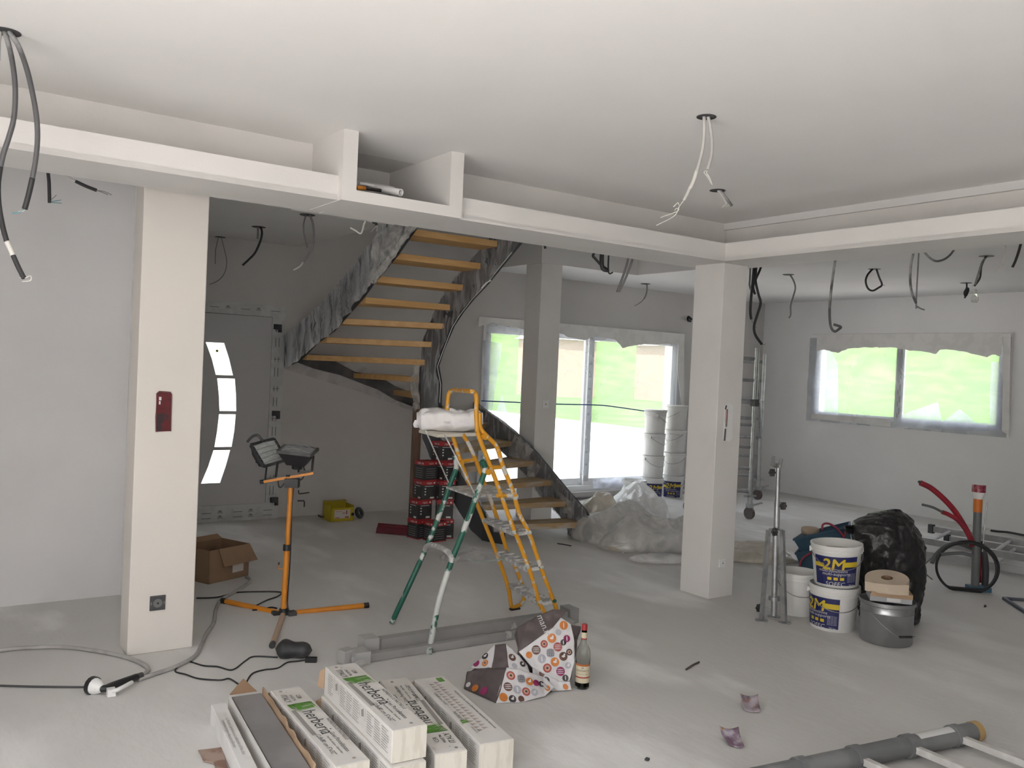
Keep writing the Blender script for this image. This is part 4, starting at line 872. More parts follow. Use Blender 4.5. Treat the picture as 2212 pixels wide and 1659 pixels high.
sb = thing('shopping_bag', 'slumped taupe and white shopping bag with coloured dots', 'bag', onZ(1110, 1490))
d0, dl, dr2 = dep(onZ(1070, 1520)), dep(onZ(1000, 1489)), dep(onZ(1180, 1507))
def bulge(p, s_=1.0): return (0.012*mnoise.noise(p*11)+0.006*mnoise.noise(p*27))*s_
def panel(name, pts, m, amp=1.0):
    P3 = [at(*q) for q in pts]; P3 = [Vector((p.x, p.y, max(p.z, .004))) for p in P3]
    bm = bmesh.new(); bm.faces.new([bm.verts.new(p) for p in P3]); bmesh.ops.triangulate(bm, faces=bm.faces[:])
    for _ in range(4): bmesh.ops.subdivide_edges(bm, edges=bm.edges[:], cuts=1, use_grid_fill=True)
    c = sum(P3, Vector())/len(P3); nrm = Vector()
    for i in range(len(P3)): nrm += (P3[i]-c).cross(P3[(i+1) % len(P3)]-c)
    nrm.normalize()
    if nrm.dot(FW) > 0: nrm = -nrm
    for v in bm.verts: v.co += nrm*bulge(v.co, amp)
    mb = MB(); bm.verts.index_update(); mb.add([v.co.copy() for v in bm.verts], [[v.index for v in f.verts] for f in bm.faces]); bm.free()
    bvh = BVHTree.FromPolygons([tuple(p) for p in mb.v], mb.f)
    o = mb.build(name, m, sb, smooth=True, solid=.003)
    return o, c, nrm, bvh
def dots(pn, lst):
    o, c, nrm, bvh = pn
    def hit(u_, v_): d_ = ray(u_, v_); t = (c-CAM).dot(nrm)/d_.dot(nrm); return CAM+d_*t
    def drop(q, lift):                                   # lay a point onto the panel
        h_ = bvh.find_nearest(q)[0] or q
        d_ = (q-CAM).normalized(); r_ = bvh.ray_cast(CAM, d_)[0]
        return (r_ if r_ is not None else h_)+nrm*(lift+.0015)
    for (x, y, rad, col, deco) in lst:
        u_, v_ = 980+x/6.64, 1290+y/6.64; p = hit(u_, v_); r_ = rad/6.64*dep(p)/F_PX
        ex = (hit(u_+5, v_)-p).normalized(); ey = nrm.cross(ex)
        def disc(mb, rr, lift, sx=1, sy=1, off=(0, 0), n=16, mi=0):
            cc_ = p+ex*off[0]*r_+ey*off[1]*r_
            ring_ = [cc_+ex*(rr*sx*cos(2*pi*k/n))+ey*(rr*sy*sin(2*pi*k/n)) for k in range(n)]
            inn = [cc_+ex*(rr*.5*sx*cos(2*pi*k/n))+ey*(rr*.5*sy*sin(2*pi*k/n)) for k in range(n)]
            V = [drop(q, lift) for q in [cc_]+inn+ring_]
            mb.add(V, [(0, 1+k, 1+(k+1) % n) for k in range(n)]+[(1+k, 1+n+k, 1+n+(k+1) % n, 1+(k+1) % n) for k in range(n)], mi)
        mb = MB(); disc(mb, r_, .0028, mi=0)
        second = dotc['w']
        if deco == 'ring': disc(mb, r_*.62, .0038, mi=1); second = dotc['lo']; disc(mb, r_*.28, .0046, mi=2)
        elif deco == 'bar': disc(mb, r_*.7, .0038, 0.22, 1, mi=1)
        elif deco == 'spot': disc(mb, r_*.42, .0038, 1, 0.6, mi=1); disc(mb, r_*.22, .0038, off=(.25, .4), mi=1)
        elif deco == 'stripe':
            for k in range(3): disc(mb, r_*.8, .0038, 1, .10, (0, -.4+.4*k), mi=1)
        elif deco == 'grid':
            for k in range(4): disc(mb, r_*.92, .0038, 1, .05, (0, -.6+.4*k), mi=1); disc(mb, r_*.92, .0040, .05, 1, (-.6+.4*k, 0), mi=1)
            second = dotc['k']
        mb.build('printed_dot', [dotc[col], second, dotc['k']], o)
D1 = panel('side_panel', [(1002, 1488, dl), (1010, 1452, dl+.05), (1030, 1443, dl+.10), (1061, 1442, d0+.16), (1094, 1444, d0+.12), (1070, 1518, d0)], P['bagd'])
W1 = panel('front_panel', [(1094, 1442, d0+.125), (1116, 1446, d0+.13), (1144, 1453, d0+.15), (1172, 1462, dr2+.10), (1197, 1484, dr2+.05), (1176, 1506, dr2), (1125, 1519, d0+.02), (1070, 1520, d0+.002)], P['bagw'])
D2 = panel('fold', [(1061, 1443, d0+.17), (1070, 1394, d0+.26), (1093, 1391, d0+.24), (1100, 1444, d0+.135)], P['bagd'])
W2 = panel('back_panel', [(1016, 1443, dl+.09), (1040, 1420, d0+.26), (1058, 1401, d0+.28), (1072, 1393, d0+.28), (1062, 1443, d0+.18)], P['bagw'])
W5 = panel('fold', [(1093, 1391, d0+.23), (1112, 1408, d0+.22), (1140, 1436, d0+.2), (1144, 1455, d0+.155), (1099, 1443, d0+.13)], P['bagw'])
du = dep(onZ(1215, 1492))
D3 = panel('upper_side_panel', [(1121, 1408, du+.02), (1111, 1373, du+.05), (1116, 1358, du+.09), (1140, 1343, du+.14), (1159, 1331, du+.17), (1194, 1317, du+.20), (1222, 1320, du+.20), (1212, 1335, du+.14), (1195, 1355, du+.10)], P['bagd'], .8)
W3 = panel('upper_front_panel', [(1121, 1408, du+.015), (1195, 1355, du+.095), (1212, 1334, du+.135), (1233, 1348, du+.13), (1241, 1390, du+.09), (1242, 1426, du+.05), (1231, 1471, du+.005), (1206, 1473, du), (1150, 1442, du+.0)], P['bagw'], .8)
D4 = panel('gusset', [(1233, 1350, du+.13), (1254, 1353, du+.17), (1247, 1385, du+.13), (1243, 1430, du+.05)], P['bagd'])
W4 = panel('lower_fold', [(1150, 1442, du+.01), (1206, 1472, du-.005), (1232, 1471, du+.0), (1235, 1490, du-.01), (1205, 1492, du-.02), (1180, 1490, dr2+.02), (1150, 1460, du-.03)], P['bagw'])
dots(W1, [(815, 1130, 68, 'r', 'ring'), (965, 1175, 66, 'g', 'grid'), (1085, 1215, 58, 'o', 'spot'), (775, 1290, 68, 'b', 'stripe'), (910, 1330, 64, 'g', 'bar'), (1035, 1360, 64, 'r', 'ring'), (710, 1440, 66, 'o', ''), (840, 1465, 58, 'k', 'spot'), (1155, 1370, 56, 'g', 'spot'), (965, 1465, 48, 'b', ''), (1180, 1235, 48, 'p', ''), (1255, 1250, 44, 'k', 'bar'), (1340, 1310, 42, 'o', '')])
dots(D1, [(312, 1310, 56, 'o', ''), (440, 1350, 66, 'p', ''), (215, 1260, 40, 'w', 'bar')])
dots(W2, [(455, 850, 52, 'k', 'spot'), (330, 955, 52, 'p', ''), (455, 950, 52, 'o', 'ring')])
dots(W5, [(835, 870, 58, 'b', 'spot'), (985, 965, 46, 'k', 'spot'), (870, 990, 44, 'g', '')])
dots(W3, [(1575, 405, 62, 'o', 'bar'), (1405, 590, 66, 'o', 'spot'), (1295, 672, 54, 'r', 'ring'), (1180, 758, 66, 'b', 'stripe'), (1490, 715, 64, 'r', 'stripe'), (1385, 800, 64, 'g', 'grid'), (1262, 885, 62, 'g', 'bar'), (1450, 930, 64, 'o', 'spot'), (1340, 1018, 64, 'r', 'ring'), (1570, 850, 62, 'b', 'spot'), (1620, 595, 50, 'p', 'bar'), (1570, 650, 44, 'k', 'bar'), (1530, 1065, 64, 'p', 'stripe'), (1655, 790, 46, 'k', 'ring'), (1640, 980, 46, 'g', 'spot'), (1500, 505, 44, 'g', ''), (1600, 1160, 46, 'k', 'bar'), (1080, 830, 48, 'o', '')])
dots(W4, [(1330, 1190, 46, 'k', 'bar'), (1260, 1100, 44, 'b', ''), (1600, 1290, 44, 'o', '')])
o, c, nrm, bvh = D3
q = CAM+ray(1175, 1352)*((c-CAM).dot(nrm)/ray(1175, 1352).dot(nrm)); q2 = CAM+ray(1184, 1372)*((c-CAM).dot(nrm)/ray(1184, 1372).dot(nrm))
ex = (q2-q).normalized(); tx = MB(); tx.text('man.fr', .052, None, bend=lambda p: (lambda w: (bvh.ray_cast(CAM, (w-CAM).normalized())[0] or w)+nrm*.005)(q+ex*p.x+nrm.cross(ex)*p.y)); tx.build('lettering', P['ink'], o)
def hull(name, pts, m):
    bm = bmesh.new(); [bm.verts.new(p) for p in pts]; bmesh.ops.convex_hull(bm, input=bm.verts[:]); mb = MB(); bm.verts.index_update()
    mb.add([v.co.copy() for v in bm.verts], [[v.index for v in f.verts] for f in bm.faces]); bm.free(); return mb.build(name, m, sb)
back = lambda u_, v_, d_: at(u_, v_, d_)
fl_ = lambda p: Vector((p.x, p.y, .003))
lo_ = [at(1012, 1486, dl+.06), at(1018, 1458, dl+.12), at(1064, 1450, d0+.2), at(1140, 1462, d0+.22), at(1190, 1488, dr2+.10), at(1172, 1503, dr2+.05), at(1076, 1512, d0+.05)]
hull('bag_back', lo_+[fl_(p+Vector((FW.x, FW.y, 0))*.12) for p in lo_], P['bagd'])
hi_ = [at(1125, 1412, du+.06), at(1150, 1445, du+.05), at(1206, 1470, du+.05), at(1228, 1468, du+.05), at(1238, 1426, du+.1), at(1230, 1352, du+.18), at(1212, 1340, du+.2), at(1165, 1340, du+.23), at(1120, 1372, du+.12)]
hull('bag_back', hi_+[fl_(p+Vector((FW.x, FW.y, 0))*.06) for p in hi_]+[p+Vector((FW.x, FW.y, 0))*.05 for p in hi_], P['bagd'])
# ------------------------------------------------------------------ whisky bottle
P['clear'] = mat('bottle_glass', (0.86, 0.88, 0.85), rough=0.05, trans=1.0, ior=1.25)
bt0 = onZ(1258, 1491)+Vector((FW.x, FW.y, 0))*.036
bt = thing('glass_bottle', 'empty clear glass bottle with a red cap beside the shopping bag', 'bottle', (bt0.x, bt0.y, 0), math.atan2(-bt0.x, bt0.y)+pi)
MB().lathe([(.030, .0), (.036, .006), (.037, .02), (.037, .175), (.034, .195), (.024, .215), (.0155, .235), (.0135, .255), (.0135, .300), (.0120, .300), (.0120, .255), (.0140, .235), (.0225, .213), (.0325, .193), (.0355, .175), (.0355, .012), (.0, .012)], 28, cap=False).build('glass', P['clear'], bt, smooth=True, local=True)
MB().lathe([(.0, .296), (.0148, .296), (.0148, .322), (.0130, .326), (0, .326)], 20).build('cap', P['red'], bt, smooth=True, local=True, auto=40)
P['lbl'] = mat('cream_label', (0.58, 0.52, 0.38), rough=.6)
def curved(a0, a1, z0, z1, r, n=14):
    mb = MB(); mb.grid(lambda i, j: Vector((r*sin(a0+(a1-a0)*i), r*cos(a0+(a1-a0)*i), z0+(z1-z0)*j)), n, 2); return mb
curved(-1.25, 1.25, .035, .125, .0376).build('label', P['lbl'], bt, local=True); curved(-pi, pi, .255, .285, .0146, 24).build('neck_label', P['lbl'], bt, local=True)
curved(-1.25, 1.25, .060, .066, .0379).build('label_stripe', P['red'], bt, local=True); curved(-pi, pi, .250, .256, .0146, 24).build('label_stripe', P['red'], bt, local=True)
curved(-1.25, 1.25, .120, .130, .0378).build('label_stripe', mat('orange_stripe', (0.40, 0.12, 0.03)), bt, local=True)
tx = MB()
for s_, z_, sz in (('SIR', .111, .011), ("EDWARD'S", .097, .0145), ('FINEST SCOTCH WHISKY', .080, .0055)): tx.text(s_, sz, None, bend=lambda p, z_=z_: Vector((.0381*sin(-p.x/.0381)*-1 if False else -.0381*sin(p.x/.0381)*1.0, .0381*cos(p.x/.0381), z_+p.y)))
tx.build('lettering', P['inkb'], bt, local=True)
# ------------------------------------------------------------------ small things on the floor
for (u_, v_, lab) in ((985, 1503, 'small black steel ring on the floor nearer the cartons than its twin'), (1006, 1513, 'small black steel ring on the floor nearer the shopping bag than its twin')):
    q = onZ(u_, v_, .006); tag(ring((q.x, q.y, .006), .014, .0055, (0, 0, 1), 14, 6).build('steel_ring', P['black'], smooth=True), lab, 'ring', 'steel rings by the shopping bag')
P['leaf'] = mat('wet_leaflet', (0.16, 0.10, 0.14), (0.36, 0.33, 0.38), 22, .42, .62, rough=.3, c3=(0.45, 0.24, 0.06), lo3=.60, hi3=.66, scale3=14)
P['leaf2'] = mat('faded_leaflet', (0.33, 0.29, 0.32), (0.20, 0.12, 0.11), 20, .45, .65, rough=.35, c3=(0.12, 0.12, 0.22), lo3=.60, hi3=.66, scale3=16)
for (pl, lab, m_) in (([(1573, 1612), (1608, 1618), (1595, 1575), (1553, 1573)], 'curled leaflet with dark and orange print on the bare floor', 'leaf'), ([(1606, 1537), (1643, 1541), (1637, 1504), (1599, 1503)], 'curled faded purple leaflet lying farther from the pipe ladder', 'leaf2')):
    q = [onZ(a, c, .003 if k < 2 else .045) for k, (a, c) in enumerate(pl)]
    mb = MB(); mb.grid(lambda i, j: q[0].lerp(q[1], i).lerp(q[3].lerp(q[2], i), j)+Vector((0, 0, -.03*sin(pi*j)*.7*j+.012*(2*i-1)**2)), 9, 9)
    for p in mb.v: p.z = max(p.z, .002)
    tag(mb.build('leaflet', P[m_], smooth=True, solid=.0015), lab, 'leaflet', 'leaflets on the floor')
tag(MB().tube([onZ(1482, 1446, .005), onZ(1497, 1436, .006), onZ(1510, 1430, .006)], .006, 5).build('wood_splinter', mat('dark_wood', (0.09, 0.07, 0.06)), smooth=True), 'dark wood splinter on the floor near the white column', 'splinter')
for k, (a, c, lab) in enumerate(((2128, 1309, 'small black offcut on the floor in front of the floor pipes'), (1398, 1640, 'tiny dark chip on the floor by the curled leaflet'), (1345, 1194, 'pale paper chip in front of the plastic heap'))):
    q = onZ(a, c, .006); tag(MB().box(q, (.045, .012, .010) if k == 0 else (.02, .015, .008), Matrix.Rotation(.4, 3, 'Z')).build('floor_chip', P['dark'] if k < 2 else P['paper']), lab, 'debris')
# ------------------------------------------------------------------ pipe-rail ladder at the corner
P['pipeg'] = mat('grey_plastic_pipe', (0.14, 0.145, 0.15), (0.19, 0.195, 0.20), 5, rough=.45)
P['rung'] = mat('white_rung', (0.62, 0.61, 0.59), (0.5, 0.49, 0.47), 9, rough=.6)
pl_ = thing('pipe_ladder', 'ladder with a grey pipe rail and white rungs lying on the floor', 'ladder', onZ(1950, 1640))
ra, rb = onZ(1700, 1668, .048), onZ(2106, 1580, .048); rd = (rb-ra).normalized()
MB().cyl(ra-rd*.5, rb, .043, n=20).build('rail', P['pipeg'], pl_, smooth=True, auto=40)
MB().cyl(rb-rd*.022, rb+rd*.014, .0455, n=20).build('rail_cap', mat('tan_tape', (0.42, 0.28, 0.12)), pl_, smooth=True, auto=40)
MB().cyl(rb+rd*.0, rb+rd*.015, .030, n=20).build('rail_mouth', P['kraftl'], pl_)
for (u_, v_) in ((1728, 1661), (1850, 1637), (1962, 1612), (2062, 1590)):
    q = onZ(u_, v_, .048); t_ = (q-ra).dot(rd); q = ra+rd*t_
    MB().cyl(q-rd*.02, q+rd*.02, .050, n=20).build('collar', P['pipeg'], pl_, smooth=True, auto=40)
    s_ = onZ(2075, 1602, .048); e_ = onZ(2230, 1662, .048); dv = (e_-s_).normalized()
    MB().tube([q+dv*.03, q+dv*.55], .020, 4).build('rung', P['rung'], pl_)
r2 = (onZ(2230, 1662, .048)-onZ(2075, 1602, .048)).normalized()*.58
MB().cyl(ra-rd*.5+r2, rb+r2, .043, n=20).build('rail', P['pipeg'], pl_, smooth=True, auto=40)
la, lb_ = ra+rd*((onZ(1978, 1608, .048)-ra).dot(rd)), ra+rd*((onZ(2052, 1592, .048)-ra).dot(rd))
side = Vector((-rd.y, rd.x, 0)); 
stk = MB(); stk.grid(lambda i, j: la.lerp(lb_, i)+(Vector((0, 0, 1))*sin(.9+.9*j)+side*-cos(.9+.9*j)*-1*-1)*.0438, 2, 8); stk.build('sticker', P['ink'], pl_, smooth=True)
# ------------------------------------------------------------------ buckets
P['bwhite'] = mat('white_bucket_plastic', (0.70, 0.70, 0.69), (0.64, 0.64, 0.63), 6, rough=.45)
P['navy'] = mat('navy_print', (0.012, 0.016, 0.10), rough=.5); P['yprint'] = mat('yellow_print', (0.62, 0.46, 0.03), rough=.5)
P['residue'] = mat('bucket_residue', (0.46, 0.44, 0.41), (0.38, 0.30, 0.24), 8, rough=.8)
P['wire'] = mat('steel_wire', (0.30, 0.30, 0.31), rough=.4, metal=.8)
P['zinc'] = mat('zinc_bucket', (0.36, 0.37, 0.38), (0.30, 0.31, 0.32), 5, rough=.33, metal=.85)
def bucket_mesh(rb, rt, h, ribs=True, open_=True):
    p = [(0, 0), (rb-.004, 0), (rb, .006), (rb+(rt-rb)*.80, h*.80)]
    if ribs: p += [(rt+.004, h*.80), (rt+.004, h*.825), (rt-.002, h*.83), (rt-.002, h*.865), (rt+.004, h*.87), (rt+.004, h*.90), (rt, h*.905), (rt, h*.95), (rt+.006, h*.955), (rt+.006, h)]
    else: p += [(rt, h-.02), (rt+.007, h-.018), (rt+.007, h)]
    p += [(rt-.004, h), (rt-.004, h-.02), (rb-.002, .08), (0, .08)]
    return MB().lathe(p, 40, cap=False)
def bail(r, z, sag, t, m, a0, local=True, lean=0.0):
    pts = [Vector((r*cos(a0+pi*k/16), r*sin(a0+pi*k/16)*1.02, z-sag*sin(pi*k/16))) for k in range(17)]
    MB().tube(pts, .0026, 6).build('handle', m, t, local=True, smooth=True)
def patch(mb, r0, r1, h, a0, a1, z0, z1, off=.0012, n=16, mi=0):
    rr = lambda z: r0+(r1-r0)*z/h+off
    mb.grid(lambda i, j: Vector((rr(z0+(z1-z0)*j)*sin(a0+(a1-a0)*i), -rr(z0+(z1-z0)*j)*cos(a0+(a1-a0)*i), z0+(z1-z0)*j)), n, 2, mi)
def label2m(t, rb, rt, h, ac, k=1.0, wide=.98):
    rr = lambda z: rb+(rt-rb)*z/h
    mb = MB(); patch(mb, rb, rt, h, ac-wide, ac+wide, .02*k, h*.76); lb_ = mb.build('label', P['navy'], t, local=True)
    ys = MB(); patch(ys, rb, rt, h, ac-wide, ac-.50, h*.49, h*.59, .002); ys.build('yellow_stripe', P['yprint'], lb_, local=True)
    ys = MB(); patch(ys, rb, rt, h, ac+.34, ac+wide, h*.52, h*.64, .002); ys.build('yellow_stripe', P['yprint'], lb_, local=True)
    def bend(a_, z_): return lambda p: (lambda z, r: Vector((r*sin(a_+p.x/r), -r*cos(a_+p.x/r), z)))(z_+p.y, rr(z_+p.y)+.003)
    b1 = MB(); 
    for da, dz in ((0, 0), (.018, 0), (.009, .003), (-.012, -.002)): b1.text('2M', .100*k, None, bend=bend(ac-.08+da, h*.56+dz), shear=.15, sx=1.15)
    b1.build('big_lettering', P['yprint'], lb_, local=True)
    w_ = MB(); w_.text('multi-fonctions', .028*k, None, bend=bend(ac-.12, h*.42), shear=.2, sx=1.1); w_.text('multi-supports', .028*k, None, bend=bend(ac+.03, h*.345), shear=.2, sx=1.1)
    w_.text('SOFEC', .036*k, None, bend=bend(ac-.02, h*.105), shear=.15, sx=1.15); w_.text('20 kg', .020*k, None, bend=bend(ac+.72, h*.08))
    for i in range(7): w_.text('mmm mm mmm', .009*k, None, bend=bend(ac+.70, h*(.36-.032*i)))
    w_.build('lettering', P['ink'], lb_, local=True)
    for i in range(3):
        q = MB(); patch(q, rb, rt, h, ac-.36+.27*i, ac-.18+.27*i, h*.20, h*.27, .0025, 5); q.build('yellow_icon', P['yprint'], lb_, local=True)
def facing(x, y): return math.atan2(x, -y)*0+math.atan2(-x, y)  # turn so that local -Y looks at the camera
def bucket(label, base, rb, rt, h, rz=None, lab=None, fill=True, group='white buckets', rot=None, name='plastic_bucket', han=True, k=1.0):
    t = thing(name, label, 'bucket', base, facing(base[0], base[1]) if rz is None else rz, group, rot)
    bucket_mesh(rb, rt, h).build('body', P['bwhite'], t, smooth=True, local=True, auto=35)
    if fill: MB().lathe([(0, h*.80), (rb+(rt-rb)*.8-.004, h*.80)], 32, cap=False).build('residue', P['residue'], t, local=True)
    if han: bail(rt+.004, h*.83, .10*k, t, P['wire'], pi+.25)
    if han:
        for s_ in (-1, 1): MB().box((s_*(rt+.004)*cos(.25), s_*(rt+.004)*sin(.25)*1, h*.85), (.02, .02, .03)).build('ear', P['bwhite'], t, local=True)
    if lab is not None: label2m(t, rb, rt, h, lab, k)
    return t
def floorpt(u_, v_, r): q = onZ(u_, v_); d_ = Vector((q.x, q.y, 0)).normalized(); return (q.x+d_.x*r, q.y+d_.y*r, 0)
b1 = floorpt(1797, 1366, .142)
bucket('white bucket with a navy 2M label, standing on the floor under another', b1, .140, .158, .285, lab=-.72, fill=False)
fz = facing(b1[0], b1[1])
bucket('open white bucket with a navy 2M label, stacked on another', (b1[0]+.012, b1[1]-.006, .286), .138, .158, .272, rot=(.03, -.04, fz), lab=-.02)
b3 = floorpt(1719, 1335, .155)
bucket('plain open white bucket standing behind the galvanised stand', b3, .122, .142, .29, group=None)
# zinc bucket with paper roll and tray
g0 = floorpt(1912, 1398, .152)
zb = thing('metal_bucket', 'grey metal bucket with a wire handle in front of the black refuse sack', 'bucket', g0, facing(g0[0], g0[1]))
MB().lathe([(0, 0), (.150, 0), (.155, .008), (.157, .19), (.160, .195), (.157, .20), (.158, .235), (.166, .240), (.166, .262), (.158, .262), (.154, .22), (.150, .03), (0, .03)], 44, cap=False).build('body', P['zinc'], zb, smooth=True, local=True, auto=35)
MB().tube(spline([(-.10, -.132, .225), (-.06, -.165, .17), (.02, -.185, .11), (.09, -.175, .075), (.16, -.12, .085)]), .0028, 6).build('handle', P['wire'], zb, local=True, smooth=True)
MB().tube([(.075, -.180, .082), (.145, -.138, .083)], .008, 8).build('grip', P['black'], zb, local=True)
MB().lathe([(0, .255), (.154, .255)], 30, cap=False).build('lid', P['zinc'], zb, local=True)
zt_ = .265
tr0 = thing('cardboard_tray', 'small grey and brown cardboard tray lying on the metal bucket', 'tray', (g0[0], g0[1], zt_), facing(g0[0], g0[1])+.15)
MB().bx(-.115, .125, -.10, .10, 0, .045).build('body', mat('grey_card', (0.36, 0.37, 0.39), rough=.8), tr0, local=True); MB().bx(-.112, .128, -.104, .10, .030, .060).build('sleeve', P['kraftl'], tr0, local=True)
lt = MB(); lt.bx(-.02, .06, -.1025, -.1005, .006, .028); lt.build('paper_label', P['ink'], tr0, local=True)
pr = thing('paper_roll', 'thick beige masking paper roll resting on the cardboard tray', 'roll', (g0[0], g0[1]+.01, zt_+.082), facing(g0[0], g0[1]), None, (.20, -.04, facing(g0[0], g0[1])))
P['roll'] = mat('beige_paper', (0.56, 0.47, 0.37), (0.52, 0.43, 0.34), 10, rough=.8)
MB().lathe([(.034, .0), (.034, .050), (.126, .052), (.129, .047), (.129, .004), (.125, .0), (.034, .0)], 44, cap=False).build('wound_paper', P['roll'], pr, smooth=True, local=True, auto=35)
MB().lathe([(.034, .052), (.034, .004), (.030, .004), (.030, .052)], 26, cap=False).build('core', P['kraft'], pr, local=True, smooth=True)
MB().grid(lambda i, j: Vector((-.125+.25*i, -.126-.004*j+.03*(2*i-1)**2*.6, .0+.062*(j)-.006*i*(1-j))), 12, 3).build('loose_end', P['roll'], pr, smooth=True, local=True)
# ------------------------------------------------------------------ black refuse sack
P['sack'] = mat('black_polythene', (0.010, 0.010, 0.011), (0.016, 0.016, 0.017), 7, rough=.32, bump=.9, bscale=22)
OUT = [(1356, 1868, 1962), (1335, 1862, 1982), (1300, 1856, 1989), (1260, 1850, 1993), (1220, 1848, 1993), (1190, 1846, 1990), (1165, 1843, 1986), (1145, 1838, 1977), (1128, 1845, 1966), (1115, 1872, 1958), (1106, 1905, 1950), (1101, 1925, 1945)]
sk = onZ(1912, 1352); DS = (Vector((sk.x, sk.y, 0))-CAM).dot(FW)+.17
def sackf(i, j):
    f = j*(len(OUT)-1); k = min(int(f), len(OUT)-2); t = f-k; v_, l_, r_ = [OUT[k][n_]+(OUT[k+1][n_]-OUT[k][n_])*t for n_ in range(3)]
    a = 2*pi*i; c = at((l_+r_)/2, v_, DS); hw = (r_-l_)/2*DS/F_PX
    p = c+RT*(hw*cos(a))+Vector((FW.x, FW.y, 0)).normalized()*(max(hw*.8, .02)*sin(a))
    nz_ = mnoise.noise(Vector((p.x*6, p.y*6, p.z*3)))*.035-abs(mnoise.noise(Vector((p.x*10, p.y*10, p.z*6))))*.05-abs(mnoise.noise(Vector((p.x*24, p.y*24, p.z*15+3))))*.022+.02
    q = Vector((p.x-c.x, p.y-c.y, 0)); q = q.normalized() if q.length > 1e-6 else Vector((1, 0, 0))
    p = p+q*nz_*min(1.0, hw/.1); p.z = max(p.z, .004); return p
sko = thing('refuse_sack', 'full black refuse sack behind the stacked buckets', 'sack', (sk.x, sk.y, 0))
MB().grid(sackf, 130, 110, cu=True).build('sack_body', P['sack'], sko, smooth=True)
MB().grid(lambda i, j: at(1917+32*i, 1103+9*j-2*sin(6*i), DS-.02+.03*sin(7*i+j)), 10, 4).build('gathered_top', P['sack'], sko, smooth=True, solid=.004)
MB().grid(lambda i, j: at(1824+34*i, 1134+2*sin(5*i)+(14+8*i)*j, DS-.03+.05*i+.02*sin(8*j)), 10, 6).build('drooping_corner', P['sack'], sko, smooth=True, solid=.004)
# ------------------------------------------------------------------ blue trays with a red cable
P['blue'] = mat('blue_plastic', (0.035, 0.085, 0.135), (0.03, 0.075, 0.12), 5, rough=.5, c3=(0.30, 0.36, 0.40), lo3=.70, hi3=.74, scale3=12)
DT = dep(onZ(1760, 1232))
def tray(label, pts, z_drop):
    q = [at(*p) for p in pts]; c = sum(q, Vector())/4; t = thing('plastic_tray', label, 'tray', (c.x, c.y, 0), 0, 'blue trays'); n_ = (q[1]-q[0]).cross(q[3]-q[0]).normalized()
    if n_.z < 0: n_ = -n_
    lo = [c+(p-c)*.86-n_*z_drop for p in q]; hi = q; hi_i = [c+(p-c)*.94 for p in q]; lo_i = [c+(p-c)*.82-n_*(z_drop-.008) for p in q]
    mb = MB(); mb.add(lo+hi+hi_i+lo_i, [(3, 2, 1, 0)]+[(i, (i+1) % 4, 4+(i+1) % 4, 4+i) for i in range(4)]+[(4+i, 4+(i+1) % 4, 8+(i+1) % 4, 8+i) for i in range(4)]+[(8+i, 8+(i+1) % 4, 12+(i+1) % 4, 12+i) for i in range(4)]+[(12, 13, 14, 15)])
    mb.build('body', P['blue'], t)
    rm = MB(); rm.tube(q, .012, 4, closed=True); rm.build('rim', P['blue'], t)
    return t
tray('blue plastic tray, the lower one, on the floor behind the buckets', [(1718, 1196, DT-.1), (1840, 1178, DT-.1), (1832, 1168, DT+.35), (1730, 1182, DT+.35)], .16)
tray('tilted blue plastic tray resting on the lower tray', [(1714, 1166, DT-.1), (1836, 1136, DT-.1), (1836, 1128, DT+.35), (1735, 1152, DT+.35)], .13)
tag(MB().tube(spline([at(a, c, DT-.12) for a, c in [(1776, 1145), (1778, 1133), (1790, 1131), (1806, 1140), (1818, 1153), (1823, 1160), (1828, 1145), (1830, 1135)]]), .009, 8).build('red_cable', mat('red_sheath', (0.28, 0.03, 0.06), rough=.5), smooth=True), 'red cable looping over the tilted blue tray', 'cable')
tag(MB().tube(spline([at(a, c, DT-.16) for a, c in [(1752, 1194), (1738, 1203), (1730, 1213), (1727, 1226)]]), .009, 8).build('red_cable', bpy.data.materials['red_sheath'], smooth=True), 'red cable end hanging down from the lower blue tray', 'cable')
sp_ = at(1750, 1146, DT+.1); tag(MB().lathe([(0, 0), (.07, 0), (.075, .02), (.075, .05), (.06, .06), (0, .06)], 20, Matrix.Translation(sp_-Vector((0, 0, .03)))).build('sponge', mat('beige_sponge', (0.45, 0.36, 0.27), rough=.9), smooth=True), 'round beige sponge lying on the tilted blue tray', 'sponge')
# ------------------------------------------------------------------ galvanised support stand
JB = Vector((4.82, 3.75, 0)); DJ = dep(JB); J = lambda a, c, dd=0.0: at(a, c, DJ+dd)
jk = thing('roller_stand', 'galvanised telescopic support stand with black knobs beside the white column', 'stand', JB)
MB().cyl(J(1676, 1150), J(1671.5, 1330), .020, n=14).build('outer_tube', P['galv'], jk, smooth=True, auto=40)
MB().cyl(J(1677, 1150), J(1679, 1082), .0195, n=14).build('middle_tube', P['galv'], jk, smooth=True, auto=40)
MB().cyl(J(1679, 1086), J(1681, 1010), .0155, n=14).build('inner_tube', P['galv'], jk, smooth=True, auto=40)
for (a, b_, fu, fv) in ((1660, 1145, 1645, 1339), (1690, 1146, 1695, 1344), (1677, 1143, 1672, 1331)):
    f_ = onZ(fu, fv, .006); tp_ = J(a, b_, .05 if a == 1677 else 0)
    MB().tube([tp_, f_+Vector((0, 0, .005))], .017, 4).build('leg', P['galv'], jk); MB().cyl(f_-Vector((0, 0, .006)), f_, .042, n=20).build('foot_plate', P['galv'], jk)
MB().cyl(J(1676, 1153), J(1676.5, 1143), .048, n=16).build('leg_collar', P['galv'], jk); MB().cyl(J(1672, 1296), J(1672.3, 1288), .036, n=16).build('lower_collar', P['galv'], jk)
